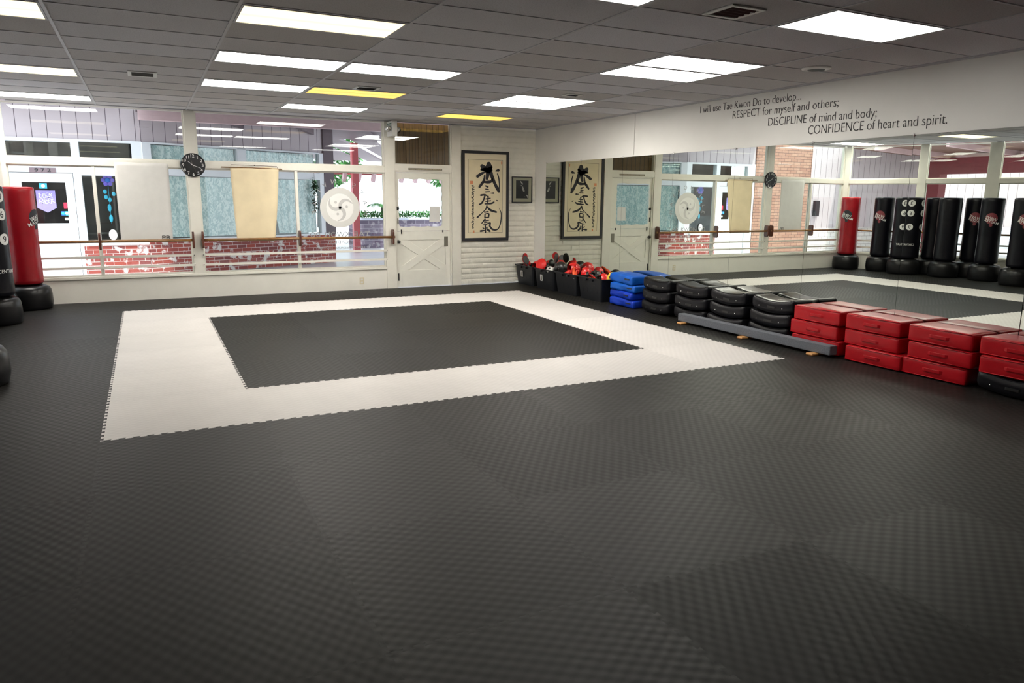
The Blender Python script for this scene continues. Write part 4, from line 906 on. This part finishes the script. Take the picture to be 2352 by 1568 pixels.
def fa(p,tx,ty): return math.atan2(ty-p[1],tx-p[0])
bag('red',(-8.06,-.36,0),R(-20),'red punching bag on black base in the corner by the windows',.205,.29)
bag('black',(-8.36,-1.0,0),R(-15),'black punching bag just behind the red bag, seen in the mirror',.205,.27)
bag('num',(-8.24,-1.62,0),R(-30),'black punching bag with numbered white target discs',.215,.27)
bag('plain',(-8.70,-1.84,0),1.0,'plain black wrinkled punching bag behind the numbered one, in the mirror',.2,.25)
bag('plain',(-8.42,-2.34,0),0,'plain black punching bag standing alone in the middle of the mirrored row',.215,.29)
bag('black',(-8.96,-2.55,0),R(-30),'black bag with red emblem, left of the overlapping mirrored pair',.205,.29)
bag('black',(-8.56,-3.12,0),R(-32),'black bag with red emblem, right of the overlapping mirrored pair',.205,.29)
bag('black',(-8.27,-3.92,0),R(-32),'black bag with red emblem at the right edge of the mirror',.205,.30)
bag('plain',(-7.965,-5.02,0),R(-30),'black bag of which only the base shows at the left edge',.205,.32)
# ================================================================ EXTERIOR
# ground
g=MB(); g.box(-30,.14,-.12,22,40,-.01); struct(g.build('floor_outside','conc'))
g=MB(); g.prism([(-30,-16,-.12),(-10.8,-16,-.12),(-10.8,-5.5,-.12),(-8.25,.14,-.12),(-30,.14,-.12)],(0,0,.11)); struct(g.build('floor_outside','conc'))
# shop facade, straight part (plane y=3.62)
S=thing('storefront_building','pale storefront across the walkway with siding above and brick below','building',(-8,3.62,0))
FY=3.62
def ebox(name,mt,x0_,x1_,y0_,y1_,z0_,z1_,par=None,**k): return MB().box(x0_,y0_,z0_,x1_,y1_,z1_).build(name,mt,par,**k)
ebox('upper_siding','siding',-8.93,-6.50,FY,FY+.15,2.53,4.2,S)
ebox('brick_pier','tanbrick',-11.1,-8.935,FY-.04,FY+.3,0,4.2,S,label='tan brick pier')
ebox('side_siding','siding',-16.6,-11.1,FY,FY+.15,.74,3.9,S); ebox('white_brick_base','whitebrick',-16.6,-11.1,FY-.05,FY+.15,0,.74,S)
ebox('brick_base','redbrick',-7.60,-6.51,FY-.03,FY+.15,0,.61,S,label='whitewashed red brick')
fr=MB()
for a in ((-8.93,-8.66,0,2.53),(-7.66,-7.53,0,2.53),(-6.68,-6.50,.61,2.53)): fr.box(a[0],FY-.02,a[2],a[1],FY+.12,a[3])
fr.box(-8.66,FY-.02,1.93,-7.66,FY+.12,2.17);fr.box(-8.66,FY-.02,2.47,-7.66,FY+.12,2.53);fr.box(-7.53,FY-.02,2.49,-6.68,FY+.12,2.53);fr.box(-7.53,FY-.02,1.89,-6.68,FY+.12,2.21);fr.box(-7.53,FY-.05,.61,-6.68,FY+.12,.69)
fr.build('window_frame','ewhite',S)
for a in ((-8.66,-7.66,2.17,2.47),(-7.53,-6.68,2.21,2.49),(-7.53,-6.68,.69,1.89)): MB().box(a[0],FY+.05,a[2],a[1],FY+.056,a[3]).build('pane','glass',S)
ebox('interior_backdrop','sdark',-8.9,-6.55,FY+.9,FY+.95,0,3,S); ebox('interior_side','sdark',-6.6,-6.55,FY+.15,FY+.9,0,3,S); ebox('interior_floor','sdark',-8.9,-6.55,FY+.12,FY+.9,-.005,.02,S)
d=MB(); dx0,dx1=-8.64,-7.67
d.box(dx0,FY+.0,0.01,dx0+.165,FY+.04,1.92);d.box(-7.80,FY,0.01,dx1,FY+.04,1.92);d.box(dx0+.165,FY,0.01,-7.80,FY+.04,1.02);d.box(dx0+.165,FY,1.755,-7.80,FY+.04,1.92)
dr=d.build('door','ewhite',S)
k=MB()
for p,q in (((-8.3,.62),(-8.12,.47)),((-8.12,.47),(-7.83,.66)),((-8.12,.47),(-7.83,.24)),((-8.5,.24),(-8.2,.42)),((-8.5,.66),(-8.3,.55))): k.bar((p[0],FY-.001,p[1]),(q[0],FY-.001,q[1]),.004,.008,upv=(0,1,0))
for z_ in (.74,.86): k.bar((-8.62,FY-.001,z_),(-7.72,FY-.001,z_),.004,.006,upv=(0,1,0))
k.build('groove','iron',dr)
MB().box(dx0+.165,FY+.02,1.02,-7.80,FY+.026,1.755).build('pane','glass',dr)
m=MB().lathe([(0,0),(.03,0),(.012,.01),(.012,.03),(.03,.04),(.03,.06),(0,.065)],(0,0,0),16).xf(lambda p:Vector((-7.70+p.x,FY-p.z,.77+p.y))).build('handle','chrome',dr,smooth=True)
MB().lathe([(0,0),(.026,0),(.024,.012),(0,.012)],(0,0,0),16).xf(lambda p:Vector((-7.70+p.x,FY-p.z,1.395+p.y))).build('deadbolt','iron',dr)
t=thing('number_plaque','mauve house number plaque over the storefront door','sign',(-8.125,FY-.02,1.97)); MB().box(-8.33,FY-.036,1.925,-7.92,FY-.0205,2.01).build('plate','tagbg',t)
text('9 7 2',(-8.125,FY-.037,1.968),(1,0,0),(0,0,1),width=.25,height=.065,thick=.002,thin=.01,center=True).build('numerals','ink',t)
t=thing('pennant_banner','lilac pennant with curly white lettering on the storefront door glass','pennant',(-8.12,FY+.01,1.4)); MB().prism([(-8.275,FY+.012,1.61),(-8.275,FY+.012,1.30),(-8.12,FY+.012,1.215),(-7.975,FY+.012,1.30),(-7.975,FY+.012,1.61)],(0,.004,0)).build('cloth','purple',t)
m=MB(); wm=lambda u,v,yy:(-8.125+u,yy,1.47+v)
random.seed(11)
for r_ in range(4):
    pts=[]; 
    for i in range(14): pts.append((-.11+.017*i+.018*math.sin(i*2.3+r_),.075-.05*r_+.022*math.sin(i*1.7+r_*2),.009))
    ribbon(pts,1,FY+.0105,mb=m,mapf=wm,th=.001)
m.build('lettering','wvinyl',t)
def sticker(x_,z_,wd,hg,mt,label,sub=None):
    o=ebox('window_sticker',mt,x_-wd/2,x_+wd/2,FY+.012,FY+.018,z_-hg/2,z_+hg/2); tag(o,label,'sticker'); 
    if sub: MB().lathe([(0,0),(hg*.33,0),(hg*.33,.001),(0,.001)],(0,0,0),20).xf(lambda p:Vector((x_+p.x,FY+.0115-p.z,z_+p.y))).build('print',sub,o)
sticker(-8.15,1.69,.12,.095,'scyan','cyan square sticker with white dial at the top of the door glass','wvinyl'); sticker(-7.835,1.34,.055,.11,'sred','red sticker low right on the door glass'); sticker(-7.885,1.20,.055,.075,'sblue','dark blue sticker under the red one','scyan'); sticker(-7.825,1.20,.05,.075,'scyan','pale blue sticker right of the dark blue one','wvinyl'); sticker(-7.83,1.10,.07,.045,'wvinyl','small white sticker below the blue ones')
o=MB().prism([(-7.17+.06+.07*math.cos(2*PI*i/24)*1.0,FY+.02,.80+.10*math.sin(2*PI*i/24)) for i in range(24)],(0,.006,0)).build('window_notice','wvinyl'); tag(o,'white oval notice in the storefront window','paper')
t=thing('hanging_ornament','violet flower ornament hanging in the storefront window','ornament',(-7.13,FY+.12,1.8)); m=MB()
for i in range(6): m.ell((-7.12+.075*math.cos(i*PI/3),FY+.12,1.81+.075*math.sin(i*PI/3)),(.04,.012,.04))
m.build('petal_ring','violet',t,smooth=True); MB().ell((-7.12,FY+.11,1.81),(.045,.015,.045)).build('centre','sblue',t,smooth=True)
m=MB()
for i,(dx_,dz_) in enumerate(((-.05,1.6),(.09,1.56),(-.04,1.5),(.02,1.45),(0,1.3),(.01,1.1))): m.ell((-7.13+dx_,FY+.12,dz_),(.032,.01,.04 if i<4 else .07))
m.tube([(-7.12,FY+.12,1.76),(-7.12,FY+.12,1.0)],.003,6); m.build('pendant','scyan',t,smooth=True)
MB().box(-11.5,FY-.10,1.10,-11.33,FY-.001,1.55).build('x','ink').name='display_case'
o=bpy.data.objects['display_case']; tag(o,'small black wall box on the siding, seen in the mirror','wall box')
o=ebox('roof_eave','pbeam',-8.93,-6.56,2.98,FY-.001,3.25,3.33); tag(o,'unseen board added to shade the upper storefront siding','roof edge')  # unseen eave, added to keep sun off the upper storefront
# angled part of the shop facade
A2=thing('angled_storefront','angled storefront with lace curtains above a red brick wall','building',(-6.504,3.60,0),R(25))
def ab(name,mt,s0,s1,n0,n1,z0,z1,par=None,**k): return MB().box(s0,n0,z0,s1,n1,z1).build(name,mt,par or A2,world=False,**k)
ab('brick_base','redbrick',0,4.40,-.03,.15,0,.66); ab('sill','ewhite',0,4.2,-.06,.12,.66,.70)
ab('upper_siding','siding',0,4.2,0,.15,2.52,4.2)
f=MB()
for s0,s1,z0,z1 in ((0,.16,.70,2.52),(1.96,2.16,1.92,2.52),(4.02,4.14,.70,2.52),(.16,4.02,1.92,2.07),(.16,4.02,2.50,2.53)): f.box(s0,-.03,z0,s1,.10,z1)
f.build('window_frame','ewhite',A2,world=False)
for s0,s1,z0,z1 in ((.16,4.02,.70,1.92),(.16,1.96,2.07,2.5),(2.16,4.02,2.07,2.5)): MB().box(s0,.04,z0,s1,.046,z1).build('pane','glass',A2,world=False)
ab('corner_post','pbeam',4.14,4.42,-.04,.2,.66,3.6)
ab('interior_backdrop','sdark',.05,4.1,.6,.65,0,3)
def curtain(s0,s1,z0,z1,label,slant=0,par=None):
    t=thing('lace_curtain',label,'curtain',(0,0,0),0,'lace curtains in the angled storefront'); t.location=A2.location; t.rotation_euler=A2.rotation_euler
    vs=[];fs=[];n=60
    for k in (0,1):
        for i in range(9):
            for j in range(n+1):
                u=j/n; v=i/8; s=s0+(s1-s0)*u+slant*v*(1-u); vs.append((s,.12+.018*math.sin(s*38)+.01*math.sin(s*13)+k*.003,z1+(z0-z1)*v))
    q=9*(n+1)
    for k in (0,1):
        for i in range(8):
            for j in range(n): a=k*q+i*(n+1)+j; fs.append((a,a+1,a+n+2,a+n+1))
    MB().add(vs,fs).build('panel','lace',t,smooth=True,world=False)
curtain(.17,2.86,.72,1.91,'lace curtain in the left part of the angled storefront window'); curtain(2.72,4.0,.72,1.91,'lace curtain at the right end of the angled storefront window',.26)
curtain(.17,1.95,2.08,2.49,'short lace curtain in the upper left storefront pane'); curtain(2.17,4.0,2.08,2.49,'short lace curtain in the upper right storefront pane')
def plantleaf(m,c,ln,wd,az_,el):
    d=Vector((math.cos(az_)*math.cos(el),math.sin(az_)*math.cos(el),math.sin(el))); s=d.cross(Vector((0,0,1))).normalized()*wd/2; c=Vector(c); n_=Vector((0,0,wd*.06))
    m.add([c,c+d*ln*.5+s,c+d*ln,c+d*ln*.5-s,c+d*ln*.5+n_],[(0,1,4),(1,2,4),(2,3,4),(3,0,4)])
t=thing('hanging_plant','dark trailing plant hanging in the angled storefront window','plant',(0,0,0)); t.location=A2.location; t.rotation_euler=A2.rotation_euler
m=MB(); random.seed(5)
for i in range(260):
    z=random.choice([random.gauss(1.78,.07),random.gauss(1.38,.08),random.uniform(1.2,1.9)]); plantleaf(m,(3.84+random.gauss(0,.03),.0-.06+random.gauss(0,.015),z),.07,.04,random.uniform(0,6.28),random.uniform(-1.2,.4))
m.build('foliage','dleaf',t,world=False); MB().tube([(3.84,-.06,1.2),(3.84,-.06,2.45)],.004,6).build('stem','bark',t,world=False)
# roof over the walkway, beam, rafters
o=ebox('roof_beam','beam',-6.52,3.6,1.75,1.90,2.77,3.05); tag(o,'long pink painted beam under the walkway roof','beam')
Rf=thing('walkway_roof','plum-dark roof deck over the walkway with open slots','roof',(-1,2.5,3.1))
ebox('deck','pbeam',-6.55,-2.6,.0,6.4,3.06,3.14,Rf)
ebox('deck','pbeam',-2.6,2.2,.0,8.0,3.06,3.14,Rf)
bd=[-9.5,-5.95,-4.95,-4.05,-3.15]
for a,b_ in zip(bd[:-1],bd[1:]):
    m=MB(); g_=.32 if a>-7 else 0; m.prism([(a+g_+.4*8,8.0,3.06),(b_+.4*8,8.0,3.06),(b_+.4*20,20,3.06),(a+g_+.4*20,20,3.06)],(0,0,.08)); m.build('deck_board','pbeam',Rf)
for k in range(6):
    x=-5.6+k*1.3; m=MB(); m.bar((x,1.95,2.99),(x+2.0,7.0,2.99),.09,.13); m.build('rafter','pbeam',Rf)
# far end: post, eave, planter, hedge, palm
o=ebox('porch_post','redpost',-1.29,-1.11,8.4,8.58,-.005,3.0); tag(o,'dark red square post outside the right window','post')
o=ebox('porch_post','redpost',-.95,-.78,1.95,2.12,-.005,3.0); tag(o,'plum square post seen through the dutch door glass','post')
E_=thing('roof_eave','red rafter tails along the far roof edge','roof edge',(0,9,2.2)); ebox('fascia','redpost',-2.4,5.5,8.75,8.9,2.16,2.24,E_)
for k in range(12):
    x=-1.9+k*.42; m=MB(); m.prism([(x,8.55,2.2),(x,8.75,1.95),(x+.0,8.9,2.0),(x,8.74,2.25)],(.09,0,0)); m.build('rafter_tail','beam',E_)
P_=thing('stone_planter','dark stone planter wall beyond the walkway','planter',(0,9.9,0)); ebox('wall','stone',-.95,3.2,9.9,10.4,-.01,.86,P_); ebox('cap','egrey',-1.0,3.2,9.85,10.45,.86,.90,P_)
m=MB(); random.seed(9)
for i in range(2200):
    x=random.uniform(-.95,3.1); plantleaf(m,(x,10.15+random.uniform(-.22,.22),.9+random.uniform(0,.17)),.09,.05,random.uniform(0,6.28),random.uniform(-.3,1.3))
tag(m.build('hedge','leaf'),'clipped green hedge on the stone planter','hedge')
def palm(x,y,h,label,sc_=1):
    t=thing('palm_plant',label,'palm',(x,y,.88)); MB().tube([(x,y,.88),(x+.02,y,.88+h*.5),(x-.01,y,.88+h)],[.07*sc_,.05*sc_,.045*sc_],10).build('trunk','bark',t,smooth=True); m=MB()
    for i in range(11):
        A=i*2*PI/11+.3; pts=[Vector((x,y,.88+h))+Vector((math.cos(A)*r_,math.sin(A)*r_,.22*r_*2-.9*r_*r_))*sc_ for r_ in (0,.12,.25,.38,.5,.6)]
        m.tube(pts,.008,5)
        for j in range(1,len(pts)):
            for q in range(3):
                c=pts[j-1].lerp(pts[j],q/3)
                for sgn in (-1,1): plantleaf(m,c,.16*sc_,.025,A+sgn*1.1,-.5)
    m.build('frond','leaf',t)
palm(.05,10.15,.42,'small palm in the planter, right of the red post',.8)
# background greenery and bright street
def tree(x,y,h,r_,label):
    t=thing('tree',label,'tree',(x,y,0),0,'trees across the street'); MB().tube([(x,y,-.01),(x+.1,y,h*.6)],[.22,.12],10).build('trunk','bark',t); m=MB()
    for i in range(2600):
        v=Vector((random.gauss(0,1),random.gauss(0,1),random.gauss(0,1))); v=v.normalized()*random.uniform(.6,1)**.5; p=Vector((x,y,h*.75))+Vector((v.x*r_,v.y*r_,v.z*r_*.7)); plantleaf(m,p,.28,.2,random.uniform(0,6.28),random.uniform(-1,1))
    m.build('crown','leaf',t)
tree(1.5,26,4.6,2.2,'pale tree across the street behind the palm'); tree(8.5,24,4.2,2.0,'pale tree across the street seen through the dutch door glass')
# left courtyard seen only in the mirror
o=ebox('roof_beam','dred',-15.6,-15.3,-9,3.3,2.38,2.86); tag(o,'heavy dark red beam beyond the slanted windows','beam')
for y,l in ((2.9,'dark red porch post beside the siding wall, in the mirror'),(-1.6,'dark red porch post farther from the siding wall')): o=ebox('porch_post','dred',-15.62,-15.28,y-.2,y+.2,-.005,2.38); tag(o,l,'post')
Rf=thing('porch_roof','brown plank porch roof beyond the slanted windows','roof',(-13,-2,3.1)); m=MB(); m.prism([(-12.4,-9,3.12),(-12.4,3.6,3.12),(-17,3.6,2.90),(-17,-9,2.90)],(0,0,.08)); m.build('deck','deck',Rf)
for k in range(6): m=MB(); m.bar((-12.4,-7+k*1.9,3.05),(-17,-7+k*1.9,2.83),.09,.14); m.build('rafter','beam',Rf)
B_=thing('side_building','white siding building with a window, beyond the porch','building',(-20,-2,0)); ebox('wall','sidingy',-20.2,-20,-12,6,.7,4.2,B_); ebox('base','ewhite',-20.25,-19.95,-12,6,-.005,.7,B_); ebox('window_panel','sdark',-20,-19.97,-3.6,-2.0,1.1,2.2,B_); ebox('window_trim','ewhite',-20,-19.96,-3.7,-3.6,1.0,2.3,B_)
